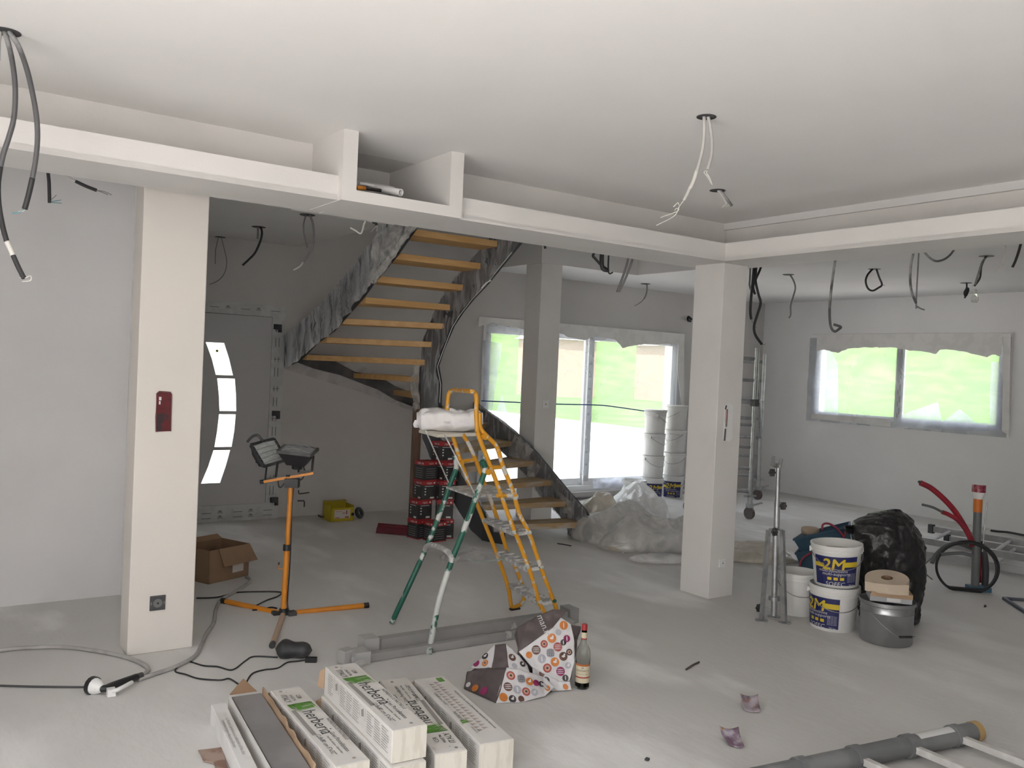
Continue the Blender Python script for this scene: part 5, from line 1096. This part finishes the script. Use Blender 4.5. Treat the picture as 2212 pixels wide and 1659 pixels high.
for (a, c, dd) in ((1668, 1021, -.03), (1692, 1093, -.01), (1674, 1149, -.05), (1640, 1313, 0)):
    p = J(a, c, dd); mb = MB(); mb.lathe([(0, -.012), (.020, -.012), (.022, 0), (.018, .012), (0, .014)], 12, Matrix.Translation(p) @ Matrix.Rotation(R(90), 4, 'X'))
    for k in range(6): mb.box(p+Vector((.021*cos(k*pi/3), 0, .021*sin(k*pi/3))), (.012, .018, .012))
    mb.build('knob', P['blackdust'], jk, smooth=False)
    MB().cyl(p, J(1678 if c > 1000 else 1672, c, 0), .005, n=8).build('knob_stem', P['galv'], jk)
hd = MB(); hd.box(J(1677, 1006), (.06, .04, .025), Matrix.Rotation(.3, 3, 'Y')); hd.build('head', P['galv'], jk)
for a in ((1672, 985, 1668, 1006), (1688, 990, 1683, 1010)): MB().tube([J(a[0], a[1]), J(a[2], a[3])], .008, 4, sq=2.2).build('fork_blade', P['galv'], jk)
# ------------------------------------------------------------------ pipes rising from the floor
P['pvcg'] = mat('grey_pvc', (0.14, 0.15, 0.155), rough=.5); P['redp'] = mat('red_conduit', (0.34, 0.02, 0.035), (0.26, 0.015, 0.03), 12, rough=.5)
PB = Vector((7.04, 3.53, 0)); DPp = dep(PB); Q = lambda a, c, dd=0.0: at(a, c, DPp+dd)
up_ = thing('floor_pipes', 'grey service pipe rising from the floor with red conduits and a black coil', 'pipe', PB)
MB().cyl(Q(2106, 1272), Q(2112, 1104), .031, n=18).build('waste_pipe', P['pvcg'], up_, smooth=True, auto=40)
MB().cyl(Q(2111.5, 1106), Q(2113, 1074), .033, .034, n=18).build('orange_tape', mat('orange_tape', (0.60, 0.16, 0.02), rough=.5), up_, smooth=True, auto=40)
MB().tube([Q(2113, 1078), Q(2113.5, 1068), Q(2114, 1060)], [.034, .046, .049], 18).build('white_socket', P['white'], up_, smooth=True, auto=40)
MB().cyl(Q(2114, 1063), Q(2115, 1047), .050, n=18).build('red_cap', mat('crimson_tape', (0.25, 0.015, 0.05), (0.34, 0.10, 0.12), 30, rough=.4), up_, smooth=True, auto=40)
MB().tube(spline([Q(2101, 1172, -.01), Q(2085, 1140), Q(2063, 1105), Q(2040, 1079), Q(2012, 1055), Q(1988, 1043)]), .022, 10).build('red_conduit', P['redp'], up_, smooth=True)
MB().tube([Q(1990, 1044), Q(1984, 1040)], .010, 8).build('inner_cable', P['dark'], up_)
MB().tube(spline([Q(2100, 1180, -.02), Q(2090, 1152, -.02), Q(2070, 1125, -.02), Q(2050, 1112, -.02), Q(2035, 1106, -.02)]), .017, 10).build('red_conduit', P['redp'], up_, smooth=True)
MB().tube(spline([Q(2035, 1106, -.02), Q(2015, 1096, -.02), Q(1992, 1090, -.02)]), .010, 8).build('grey_conduit', P['pvcg'], up_, smooth=True)
MB().cyl(Q(2115, 1258, .04), Q(2117, 1200, .04), .016, n=10).build('red_conduit', P['redp'], up_, smooth=True)
MB().tube(spline([Q(2127, 1268, .03), Q(2129, 1235, .03), Q(2127, 1205, .03), Q(2121, 1185, .03), Q(2116, 1170, .03)]), .026, 10).build('grey_conduit', P['dark'], up_, smooth=True)
MB().box(Q(2113, 1274, -.0), (.15, .12, .06), Matrix.Rotation(-YAW, 3, 'Z')).build('floor_sleeve', mat('blue_sleeve', (0.06, 0.15, 0.22), rough=.6), up_)
cl_ = [Q(2090+67*cos(2*pi*k/48)*1.0-6*sin(2*pi*k/48), 1226+56*sin(2*pi*k/48)+8*cos(2*pi*k/48), -.06-.05*cos(2*pi*k/48)) for k in range(48)]
for p in cl_: p.z = max(p.z, .012)
MB().tube(cl_, .010, 8, closed=True).build('black_coil', P['black'], up_, smooth=True)
cl_ = [Q(2088+65*cos(2*pi*k/48)-6*sin(2*pi*k/48), 1227+54*sin(2*pi*k/48)+8*cos(2*pi*k/48), -.075-.05*cos(2*pi*k/48)) for k in range(48)]
for p in cl_: p.z = max(p.z, .03)
MB().tube(cl_, .010, 8, closed=True).build('black_coil', P['black'], up_, smooth=True)
MB().cyl(Q(2132, 1084, -.02), Q(2122, 1192, -.02), .0055, n=8).build('steel_rod', P['wire'], up_)
MB().tube(spline([Q(2100, 1201, -.04), Q(2080, 1195, -.04), Q(2050, 1196, -.04), Q(2033, 1198, -.04)]), .014, 8).build('grey_conduit', P['pvcg'], up_, smooth=True)
MB().tube(spline([Q(2100, 1185, .05), Q(2070, 1174, .05), Q(2043, 1180, .05), Q(2022, 1198, .03), Q(2013, 1216, .0)]), .016, 8).build('grey_conduit', P['pvcg'], up_, smooth=True)
MB().tube(spline([Q(2013, 1205, .0), Q(1998, 1220, .0), Q(1998, 1236, 0), Q(2014, 1252, 0)]), .005, 6).build('thin_cable', P['pvcg'], up_, smooth=True)
# steel angle
an = [onZ(2168, 1292, .012), onZ(2260, 1300, .012), onZ(2260, 1352, .012)]
sa = thing('steel_angle', 'bluish steel angle frame lying on the floor in front of the pipes', 'frame', onZ(2200, 1305))
MB().tube([an[0], an[1]], .014, 4).build('bar', mat('blue_steel', (0.09, 0.10, 0.13), rough=.5, metal=.4), sa); MB().tube([an[0], an[2]], .016, 4).build('bar', bpy.data.materials['blue_steel'], sa)
# ------------------------------------------------------------------ aluminium ladders lying along the right wall
def flat_ladder(label, r1, r2, n, t0, step):
    c = (r1[0]+r2[1])/2; t = thing('aluminium_ladder', label, 'ladder', (c.x, c.y, 0), 0, 'ladders lying by the right wall')
    for r_ in (r1, r2): MB().tube([r_[0], r_[1]], .042, 4, sq=.45).build('rail', P['alu'], t)
    dv = (r1[1]-r1[0]).normalized(); d2 = (r2[1]-r2[0]).normalized()
    for k in range(n): MB().cyl(r1[0]+dv*(t0+step*k), r2[0]+d2*(t0+step*k), .016, n=8).build('rung', P['alu'], t)
    for r_ in (r1, r2): MB().box(r_[0], (.05, .05, .09)).build('end_cap', P['dark'], t)
    return t
flat_ladder('upper aluminium ladder of the pair lying by the right wall', (onZ(2012, 1142, .14), onZ(2330, 1192, .14)), (onZ(1968, 1163, .14), onZ(2330, 1226, .14)), 6, .18, .28)
flat_ladder('lower aluminium ladder of the pair lying by the right wall', (onZ(2046, 1163, .045), onZ(2330, 1208, .045)), (onZ(1985, 1195, .045), onZ(2330, 1253, .045)), 5, .35, .28)
tag(MB().tube(spline([onZ(2140, 1146, .02), onZ(2155, 1148, .02), onZ(2180, 1150, .02), onZ(2220, 1158, .02)]), .012, 6).build('cable_offcut', P['dark'], smooth=True), 'dark cable lying on the floor against the right wall', 'cable')
# ------------------------------------------------------------------ scaffold tower
sf = thing('scaffold_tower', 'narrow aluminium scaffold tower on castors behind the white column', 'scaffold', (8.3, 7.2, 0))
wA, wB, wC = onZ(1618, 1121), onZ(1486, 1106), onZ(1636, 1079)
wD = wB+(wC-wA)
P['castor'] = mat('castor_tyre', (0.10, 0.085, 0.08), rough=.7)
ZTOP = at(1641, 752, dep(wA)).z
for (w_, sm) in ((wA, 1), (wB, 1), (wC, .9), (wD, .9)):
    MB().cyl((w_.x, w_.y, .20), (w_.x, w_.y, ZTOP if sm == 1 else ZTOP-.02), .025, n=14).build('post', P['galv'], sf, smooth=True, auto=40)
    MB().cyl((w_.x, w_.y, .30), (w_.x, w_.y, .17), .030, n=14).build('adjuster', P['galv'], sf); MB().box((w_.x, w_.y, .265), (.16, .05, .02)).build('wing_nut', P['galv'], sf)
    MB().bx(w_.x-.035, w_.x+.035, w_.y-.03, w_.y+.03, .13, .18).build('fork', P['galv'], sf)
    MB().cyl((w_.x-.018, w_.y, .068), (w_.x+.018, w_.y, .068), .068, n=22).build('castor', P['castor'], sf, smooth=True, auto=40)
    MB().tube([(w_.x+.04, w_.y-.02, .16), (w_.x+.14, w_.y-.06, .19)], .010, 4, sq=2).build('brake_pedal', P['galv'], sf)
zr = [at(1634-(v_-775)*.062, v_, dep(wA)).z for v_ in (775, 822, 870, 918, 966, 1013, 1062)]
for (a, c) in ((wA, wB), (wC, wD)):
    for z in zr: MB().cyl((a.x, a.y, z), (c.x, c.y, z), .020, n=12).build('rung', P['galv'], sf, smooth=True)
MB().cyl((wA.x, wA.y, zr[0]), (wC.x, wC.y, zr[4]), .017, n=10).build('brace', P['galv'], sf); MB().cyl((wB.x, wB.y, zr[4]), (wD.x, wD.y, zr[0]), .017, n=10).build('brace', P['galv'], sf)
MB().cyl((wA.x, wA.y, zr[2]), (wC.x, wC.y, zr[2]), .018, n=10).build('ledger', P['alu'], sf); MB().box((wA.x, wA.y, zr[2]), (.07, .07, .08)).build('coupler', P['blackdust'], sf)
# ------------------------------------------------------------------ bucket stacks by the garden door
_q1, _q2 = onY(1411, 1000, 8.18), onY(1456, 1000, 8.18); s1, s2 = (_q1.x, _q1.y), (_q2.x, _q2.y)
for (sx_, n_, nm) in ((s1, 4, 'first'), (s2, 4, 'second')):
    for k in range(n_):
        where = ['on the floor', 'second from the floor', 'third from the floor', 'topmost'][k]
        bucket('white bucket %s in the %s tall stack by the garden door' % (where, 'lower' if nm == 'first' else 'higher'), (sx_[0], sx_[1], k*(.285 if nm == 'first' else .300)), .128, .140, .284 if nm == 'first' else .299, lab=(.25 if nm == 'first' else -.15) if k == 0 else None, fill=False, group='bucket stacks by the garden door', k=.9, rz=facing(*sx_)+k*.5*(1 if nm == 'first' else -1) if k else None)
    zl = n_*(.285 if nm == 'first' else .300)+.0235
    ll = MB().lathe([(0, zl), (.150, zl), (.150, zl-.022), (.146, zl-.022)], 36, Matrix.Translation((sx_[0], sx_[1], 0)), cap=False)
    tag(ll.build('bucket_lid', P['bwhite'], smooth=True, auto=35), 'white lid closing the %s tall bucket stack' % ('lower' if nm == 'first' else 'higher'), 'lid')
_q = onY(1370, 1050, 7.95); wb_ = (_q.x, _q.y, 0)
rl = thing('film_roll_tub', 'ribbed white plastic tub behind the heap of sheeting', 'tub', wb_)
pf = [(0, .30)]+[(.15+.012*sin(k*1.3)-.02*k/14, .30-.30*k/14) for k in range(15)]+[(0, 0)]
MB().lathe([(0, .26), (.12, .27), (.135, .30), (.155, .30)]+pf[1:], 40, cap=False).build('tub_body', P['bwhite'], rl, smooth=True, local=True)
# ------------------------------------------------------------------ heap of plastic sheeting
P['sheet'] = film('sheet_white', (0.92, 0.92, 0.92), a=.7, a2=.97, streak=5, lo=.3, hi=.6, bump=.6, trl=.35)
P['sheetb'] = film('sheet_beige', (0.72, 0.67, 0.58), a=.7, a2=.98, streak=5, lo=.3, hi=.6, bump=.6, trl=.25)
P['sheetg'] = film('sheet_grey', (0.72, 0.715, 0.70), a=.55, a2=.92, streak=6, lo=.35, hi=.65, bump=.6, trl=.25)
def crumple(name, label, c, rx, ry, h, rz, seed, m, cat='plastic sheet', parent=None):
    mb = MB(); cr, sr = cos(rz), sin(rz)
    def f(i, j):
        a = 2*pi*i; r = sin(j*pi/2); x = rx*r*cos(a); y = ry*r*sin(a); z = h*cos(j*pi/2)**.9
        w_ = Vector((x*2.0+seed, y*2.0, z*2.0)); k = 1+.40*mnoise.noise(w_)
        x, y = x*k, y*k
        z = z*(1+.5*mnoise.noise(w_*1.4+Vector((7, 0, 0))))
        fold = 1-2*abs(mnoise.noise(Vector((x*3.4+seed*3, y*3.4, 0)))); fine = 1-2*abs(mnoise.noise(Vector((x*9+seed, y*9, 2))))
        z += (.07*fold+.025*fine)*min(1.0, h/.25)*(1-j**3)
        if j > .97: z = .004
        return Vector((c.x+x*cr-y*sr, c.y+x*sr+y*cr, max(z, .004+.02*max(0, fine)*(1 if j < .97 else 0))))
    mb.grid(f, 72, 36, cu=True)
    if parent is not None: return mb.build(name, m, parent, smooth=True)
    return tag(mb.build(name, m, smooth=True), label, cat)
hp_ = thing('plastic_heap', 'heap of crumpled white and beige plastic sheeting by the stairs', 'plastic sheets', onZ(1370, 1160))
for (u_, v_, rx, ry, h, rz, sd, m_) in ((1385, 1135, .55, .36, .27, .5, 1.0, 'sheet'), (1385, 1108, .36, .26, .26, .2, 6.0, 'sheet'), (1288, 1140, .30, .26, .30, .8, 2.4, 'sheetb'), (1335, 1165, .44, .30, .24, -.3, 3.1, 'sheetg'),
                                        (1425, 1185, .52, .24, .26, -.5, 4.7, 'sheetg'), (1440, 1213, .30, .12, .05, -.5, 5.9, 'sheet'), (1370, 1186, .28, .10, .06, -.2, 9.3, 'sheetb')):
    crumple('sheet', None, onZ(u_, v_), rx, ry, h, rz, sd, P[m_], parent=hp_)
crumple('plastic_sheeting', 'beige grey film lying behind the galvanised stand', onZ(1605, 1205), .48, .22, .12, -.5, 8.3, P['sheetb'])
MB().box(onZ(1325, 1108, .12), (.9, .03, .05), Matrix.Rotation(-.3, 3, 'Z')).build('batten', P['kraftl'], hp_)
for (a, c, m_, lab) in ((1397, 1200, P['red'], 'red plastic offcut in front of the plastic heap'), (1405, 1201, P['blue'], 'small blue plastic piece beside the red offcut')):
    q = onZ(a, c, .02); tag(MB().cyl(q-Vector((.025, 0, 0)), q+Vector((.025, .01, 0)), .02, n=12).build('plastic_offcut', m_, smooth=True, auto=40), lab, 'debris')
tag(MB().tube([onZ(1204, 1174, .006), onZ(1218, 1176, .006), onZ(1234, 1179, .006)], .006, 5).build('thin_stick', P['dark']), 'thin dark stick on the floor at the foot of the stairs', 'stick')
crumple('clear_film', 'clear film scrap on the floor behind the step ladder', onZ(1010, 1205), .30, .16, .05, 0, 11, film('clear_film', (.7, .7, .7), a=.06, a2=.5, streak=9, bump=.5))
# blue string
tag(MB().tube(spline([onY(a, c, 8.28) for a, c in [(1040, 866), (1090, 868), (1135, 870), (1205, 873), (1290, 875), (1330, 879), (1392, 888)]]), .007, 6).build('blue_cord', mat('blue_cord', (0.02, 0.07, 0.22)), smooth=True), 'taut blue cord crossing in front of the garden door', 'cord')
# ------------------------------------------------------------------ sockets and box recesses
YC1 = 4.85
rr_ = thing('red_box_recess', 'tall dark red plastic wall box set in the plastered pier', 'wall box', onY(354, 890, YC1))
q = [onY(a, c, YC1-.004) for a, c in [(339, 850), (344, 846), (368, 848), (370, 852), (368, 931), (337, 932), (337, 900)]]
P['redbox'] = mat('dark_red_plastic', (0.10, 0.010, 0.014), (0.16, 0.012, 0.02), 12, rough=.2, c3=(0.035, 0.015, 0.02), lo3=.5, hi3=.6, scale3=9)
MB().prism(q, (0, .006, 0)).build('plastic_cover', P['redbox'], rr_); MB().tube([p-Vector((0, .002, 0)) for p in q], .004, 6, closed=True).build('rim', mat('crumbled_edge', (0.12, 0.03, 0.035)), rr_)
for (a, c, w_) in ((346, 861, .012), (345, 870, .008)): MB().box(onY(a, c, YC1-.006), (w_, .003, .018)).build('plaster_smear', P['ink'], rr_)
def socket(label, c, ax, sz, m, m2, nm='wall_socket'):
    t = thing(nm, label, 'socket', c); e = Vector((1, 0, 0)) if ax == 'Y' else Vector((0, 1, 0)); n_ = Vector((0, -1, 0)) if ax == 'Y' else Vector((-1, 0, 0))
    M_ = basis(c, e, (0, 0, 1)); d_ = (lambda a, b_, c_: (a, c_, b_)) if ax == 'Y' else (lambda a, b_, c_: (c_, a, b_))
    MB().box(c+n_*.004, d_(sz, sz, .008)).build('plate', m, t); MB().cyl(c+n_*.008, c+n_*.011, sz*.30, n=18).build('insert', m2, t); MB().cyl(c+n_*.010, c+n_*.014, sz*.07, n=10).build('pin', P['black'], t)
    for s_ in (-1, 1): MB().box(c+n_*.009+e*s_*sz*.42, d_(sz*.08, sz*.2, .004)).build('lug', m2, t)
    return t
socket('black electrical socket base low on the plastered pier', onY(340, 1302, YC1), 'Y', .078, P['dark'], mat('socket_grey', (.16, .16, .16)))
YC2 = 4.302
socket('white socket low on the column under the beam corner', onY(1559, 1216, YC2), 'Y', .062, P['white'], P['white'])
rs = thing('red_box_recess', 'narrow red and white recess in the column under the beam corner', 'wall box', onY(1573, 914, YC2))
q = [onY(a, c, YC2-.003) for a, c in [(1566, 874), (1570, 871), (1580, 872), (1584, 880), (1582, 945), (1577, 954), (1566, 954), (1563, 948)]]
MB().prism(q, (0, .004, 0)).build('plaster_patch', P['white'], rs)
for (a, c0_, c1_, m_) in ((1569, 876, 884, P['dark']), (1570.5, 884, 922, P['redbox']), (1567, 926, 952, P['dark'])): MB().tube([onY(a, c0_, YC2-.006), onY(a-2, c1_, YC2-.006)], .006, 6).build('red_edge', m_, rs)
socket('white switch plate on the column behind the stairs', onY(1178, 873, 7.452), 'Y', .085, P['white'], P['white'])
jb = thing('wall_cable', 'black cable end poking out of the far wall beside the column', 'cable', onY(1490, 688, YF))
MB().tube(spline([onY(1494, 690, YF-.01), onY(1487, 684, YF-.04), onY(1486, 692, YF-.06), onY(1492, 694, YF-.05)]), .014, 6).build('cable', P['black'], jb, smooth=True)
# things left inside the niche
tb = thing('white_tube', 'white plastic tube lying in the niche of the beam', 'tube', onY(850, 410, 4.28)); a, c = onY(866, 416, 4.23), onY(800, 404, 4.45)
MB().lathe([(.020, 0), (.020, .5), (.016, .5), (.016, 0), (.020, 0)], 20, basis(a+Vector((0, 0, .004)), (0, 0, 1), (1, 0, 0)) @ Matrix.Identity(4) if False else Matrix.Translation(a) @ (c-a).to_track_quat('Z', 'Y').to_matrix().to_4x4(), cap=False).build('tube_wall', P['white'], tb, smooth=True, auto=40)
st2 = thing('scraper', 'orange handled scraper lying in the niche of the beam', 'tool', onY(790, 408, 4.3))
MB().tube([onY(772, 405, 4.26), onY(788, 407, 4.28)], .012, 8).build('handle', P['orange'], st2, smooth=True); MB().tube([onY(788, 407, 4.28), onY(822, 411, 4.33)], .009, 6).build('shaft', P['black'], st2)
tag(MB().prism([onY(778, 398, 4.40), onY(790, 397, 4.5), onY(852, 408, 4.5), onY(850, 411, 4.40)], (0, 0, .012)).build('white_strip', P['white']), 'flat white plastic strip at the back of the beam niche', 'strip')

# ------------------------------------------------------------------ loose cables hanging from the ceilings
P['cond'] = mat('grey_corrugated_conduit', (0.11, 0.11, 0.115), (0.50, 0.50, 0.50), 5, .50, .66, rough=.5)
P['condw'] = mat('pale_corrugated_conduit', (0.48, 0.47, 0.45), (0.58, 0.57, 0.55), 6, rough=.6)
P['condb'] = mat('black_conduit', (0.03, 0.03, 0.032), rough=.5)
P['wirew'] = mat('white_wire', (0.62, 0.61, 0.58), rough=.5); P['wireb'] = mat('blue_wire', (0.10, 0.30, 0.36), rough=.5); P['wireg'] = mat('grey_wire', (0.22, 0.22, 0.225), rough=.5)
def corr(pts, r, m, name, t, pitch=.0045):
    s_ = spline(pts, 10); L_ = [0.0]
    for i in range(1, len(s_)): L_.append(L_[-1]+(s_[i]-s_[i-1]).length)
    n_ = max(4, int(L_[-1]/pitch*2)); out = []; rs = []; k = 0
    for i in range(n_+1):
        d_ = L_[-1]*i/n_
        while k < len(L_)-2 and L_[k+1] < d_: k += 1
        f = (d_-L_[k])/max(1e-9, L_[k+1]-L_[k]); out.append(s_[k].lerp(s_[k+1], f)); rs.append(r if i % 2 else r*.80)
    MB().tube(out, rs, 8).build(name, m, t, smooth=True)
GC = 'cables hanging from the ceilings'
def hang(label, ceil_uv, z, conduits, wires=(), D=None, hole=0.0, toz=None):
    c = onZ(ceil_uv[0], ceil_uv[1], z) if D is None else at(ceil_uv[0], ceil_uv[1], D)
    d_ = dep(c) if D is None else D
    t = thing('hanging_cable', label, 'cable', c, 0, GC)
    for (px, r, m, cg) in conduits:
        pts = [at(a, b_, d_+(0 if len(rest) == 0 else rest[0])) for (a, b_, *rest) in px]
        if toz: pts = [Vector((pts[0].x, pts[0].y, z))]+pts
        if pts[0].z > z: pts[0].z = z
        if cg: corr(pts, r, P[m], 'conduit', t)
        else: MB().tube(spline(pts, 5), r, 8).build('conduit' if r > .006 else 'wire', P[m], t, smooth=True)
    for (px, m) in wires: MB().tube(spline([at(a, b_, d_) for a, b_ in px], 4), .0022, 5).build('wire', P[m], t, smooth=True)
    if hole: MB().lathe([(0, z-.001), (hole, z-.001), (hole, z-.003), (hole*.9, z-.003)], 24, Matrix.Translation((c.x, c.y, 0)), cap=False).build('ceiling_hole', P['dark'], t)
    return t
hang('bundle of thick corrugated conduits hanging from the main ceiling beside the beam', (14, 68), ZC, [
    ([(20, 68), (40, 100), (58, 150), (71, 205), (79, 255), (81, 300), (77, 345), (70, 385)], .0105, 'cond', True), ([(70, 385), (62, 420), (53, 452)], .0100, 'condb', False),
    ([(10, 68), (22, 110), (31, 165), (33, 215), (29, 260), (18, 300), (8, 330), (1, 360)], .0105, 'cond', True), ([(1, 360), (-4, 400), (-2, 445), (6, 490), (15, 523)], .0095, 'condb', False),
    ([(15, 522), (24, 541), (28, 552)], .0102, 'wirew', False), ([(28, 551), (40, 578), (52, 601)], .0095, 'condb', False), ([(0, 68), (-4, 90), (-5, 130)], .0105, 'condw', True)],
    [([(52, 452), (44, 458), (26, 461)], 'wireb'), ([(53, 453), (50, 456), (40, 457)], 'wirew'), ([(54, 601), (66, 596), (66, 606), (48, 608)], 'wirew'), ([(50, 600), (42, 596)], 'wireb')], hole=.05)
hang('two pale corrugated conduits hanging from the round hole in the main ceiling', (1526, 252), ZC, [
    ([(1521, 251), (1521, 290), (1518, 320), (1511, 350), (1505, 370)], .0085, 'condw', True), ([(1505, 369), (1498, 392), (1490, 408)], .0090, 'wirew', False), ([(1490, 407), (1484, 420), (1477, 433)], .0085, 'condw', True),
    ([(1530, 251), (1535, 280), (1538, 310), (1536, 340), (1528, 366)], .0085, 'condw', True)],
    [([(1477, 433), (1468, 445), (1465, 452), (1460, 463), (1448, 472), (1418, 487)], 'wirew'), ([(1467, 452), (1460, 458), (1427, 470)], 'wirew'), ([(1467, 444), (1464, 438), (1455, 447)], 'wirew'), ([(1466, 450), (1459, 452), (1458, 456)], 'wirew'),
     ([(1527, 367), (1521, 373), (1528, 382), (1539, 400)], 'wirew'), ([(1529, 368), (1526, 374), (1533, 384), (1538, 399)], 'wirew')], hole=.045)
hang('short stub of white cable hanging from the main ceiling near the cove corner', (1550, 411), ZC, [([(1551, 411), (1560, 424), (1568, 437), (1570, 443)], .009, 'condw', False), ([(1554, 411), (1566, 424), (1575, 436), (1581, 445)], .009, 'cond', False)], [([(1575, 443), (1568, 441), (1560, 449)], 'wirew'), ([(1578, 445), (1570, 446), (1564, 444)], 'wirew')], hole=.05)
hang('short dark cable with bare wire ends hanging behind the beam by the pier', (105, 375), ZO, [([(104, 365), (106, 395), (107, 438)], .009, 'condb', False)], [([(108, 434), (122, 421)], 'wireg'), ([(108, 436), (132, 432)], 'wireb'), ([(108, 437), (133, 439)], 'wireb')], D=4.6, toz=True)
hang('short slanting dark cable hanging behind the beam by the pier', (138, 377), ZO, [([(122, 360), (138, 374), (150, 386), (164, 392)], .009, 'condw', False), ([(164, 392), (185, 402), (208, 411)], .009, 'condb', False)], [([(208, 411), (222, 416), (233, 421)], 'wireg'), ([(208, 411), (225, 414), (241, 421)], 'wireg')], D=4.6)
hang('thin pale cable loop hanging from the hall ceiling near the entrance door', (476, 512), ZO-.003, [([(478, 513), (485, 540), (490, 565), (485, 590), (470, 607), (448, 616)], .004, 'wireg', False), ([(472, 513), (466, 540), (465, 570)], .004, 'wireg', False)], hole=.05)
hang('curved black cable hanging from the hall ceiling', (559, 490), ZO, [([(563, 490), (566, 503), (562, 522), (551, 546), (537, 561), (524, 573)], .010, 'condb', False), ([(557, 490), (557, 508), (556, 516)], .008, 'wireg', False)], hole=.06)
hang('bent cable with a white end hanging from the hall ceiling near the stairs', (664, 464), ZO, [([(669, 464), (675, 480), (678, 500), (677, 525), (672, 543), (655, 566)], .009, 'wireg', False), ([(655, 566), (648, 575), (634, 583)], .007, 'wirew', False), ([(661, 465), (656, 485), (657, 505), (664, 535)], .007, 'wireg', False)], hole=.06)
hang('kinked white wire hanging behind the niche of the beam', (790, 470), ZO, [([(790, 470), (786, 485), (780, 504), (768, 498), (757, 492)], .006, 'wirew', False)], D=5.6, toz=True)
hang('stub of black cable with white wires hanging behind the niche of the beam', (806, 474), ZO, [([(806, 474), (810, 480), (814, 486)], .009, 'condb', False)], [([(814, 487), (808, 494), (802, 501)], 'wirew'), ([(814, 487), (815, 493), (813, 499)], 'wirew')], D=5.6, toz=True)
hang('tiny black cable stub hanging by the column behind the stairs', (1175, 527), ZO, [([(1175, 524), (1177, 531), (1178, 537)], .009, 'condb', False)], D=6.6, toz=True)
hang('thick black cable with a connector hanging behind the beam', (1284, 546), ZO, [([(1283, 543), (1281, 553), (1285, 558), (1298, 572), (1310, 581)], .011, 'condb', False), ([(1300, 573), (1314, 584)], .018, 'condb', False), ([(1314, 584), (1324, 588)], .007, 'condb', False)], D=7.0, toz=True)
hang('pair of straight grey conduits hanging behind the beam', (1360, 553), ZO, [([(1358, 553), (1348, 590), (1333, 631)], .0095, 'wireg', False), ([(1367, 554), (1355, 592), (1337, 631)], .0095, 'wireg', False)], D=7.0, toz=True)
hang('short curved cable hanging from the ceiling in front of the garden door', (1394, 613), ZO, [([(1397, 613), (1398, 625), (1395, 638), (1391, 646)], .010, 'wireg', False), ([(1391, 646), (1383, 654), (1371, 661)], .006, 'wireg', False)], hole=.06)
hang('tangled bundle of long dark cables hanging right beside the white column', (1633, 574), ZO, [([(1629, 571), (1625, 620), (1622, 650), (1621, 675), (1623, 690)], .011, 'condb', False), ([(1634, 571), (1632, 605), (1638, 635), (1643, 655), (1636, 680), (1629, 705), (1632, 724), (1646, 744)], .011, 'condb', False), ([(1645, 571), (1634, 600), (1627, 618), (1631, 636)], .010, 'condb', False), ([(1620, 600), (1619, 615), (1622, 626)], .008, 'wireg', False)], [([(1646, 744), (1650, 745), (1654, 742)], 'wireg'), ([(1623, 690), (1628, 700), (1634, 708)], 'wireg')], D=7.2, toz=True)
hang('thin wavy cable hanging from the ceiling left of the side window', (1703, 593), ZO, [([(1706, 593), (1714, 606), (1718, 622), (1713, 642), (1708, 660), (1708, 680), (1704, 687)], .009, 'wireg', False)], hole=.06)
hang('long cable ending in a hook hanging above the side window', (1805, 560), ZO, [([(1805, 557), (1800, 590), (1795, 630), (1792, 670), (1794, 703), (1802, 716), (1812, 711), (1816, 706), (1801, 701)], .011, 'cond', False)], D=7.4, toz=True)
hang('loop of cable hanging from a hole above the side window', (1889, 581), ZO, [([(1885, 581), (1874, 594), (1870, 608), (1875, 623), (1885, 628), (1897, 622), (1905, 615), (1899, 599), (1893, 581)], .010, 'condb', False)], [([(1905, 615), (1912, 617)], 'wireg')], hole=.06)
hang('long curved grey cable hanging above the middle of the side window', (1973, 545), ZO, [([(1974, 543), (1968, 570), (1966, 600), (1969, 630), (1979, 655)], .010, 'cond', False), ([(1979, 655), (1982, 662), (1990, 667), (1997, 669)], .006, 'wireg', False)], D=7.0, toz=True)
hang('shallow arc of cable dipping below the beam above the side window', (1997, 544), ZO, [([(1996, 541), (2004, 553), (2016, 562), (2026, 564), (2040, 560), (2052, 551), (2062, 538)], .009, 'cond', False)], D=6.8, toz=True)
hang('knotted short cable hanging from the ceiling by the bare bulb', (2087, 611), ZO, [([(2088, 611), (2088, 622), (2083, 632), (2086, 640), (2092, 628), (2090, 623), (2084, 644)], .009, 'condb', False)], hole=.06)
hang('twisted cables holding a bare bulb', (2131, 553), ZO, [([(2133, 552), (2122, 566), (2114, 590), (2106, 616)], .009, 'wireg', False), ([(2130, 553), (2120, 575), (2117, 600), (2105, 618)], .008, 'condb', False)], [([(2108, 616), (2100, 618)], 'wireg')], hole=.06)
bp_ = at(2106, 640, dep(onZ(2131, 553, ZO)))
bl = thing('light_bulb', 'clear bare light bulb hanging over the side window', 'bulb', bp_-Vector((0, 0, .055)))
MB().lathe([(0, 0), (.02, .004), (.03, .022), (.03, .04), (.018, .07), (.013, .08), (.013, .10)], 20).build('bulb_glass', P['clear'], bl, smooth=True, local=True); MB().lathe([(.014, .078), (.014, .115), (0, .12)], 14).build('bulb_cap', P['wirew'], bl, smooth=True, local=True)
hang('faint pale wire hanging under the beam at the side window', (2172, 533), ZO, [([(2172, 530), (2169, 555), (2165, 573), (2157, 581), (2150, 586)], .006, 'wirew', False)], D=6.6, toz=True)
hang('short straight dark cable hanging under the beam past the bulb', (2204, 530), ZO, [([(2205, 526), (2200, 545), (2193, 565), (2187, 577)], .010, 'condb', False)], D=6.6, toz=True)
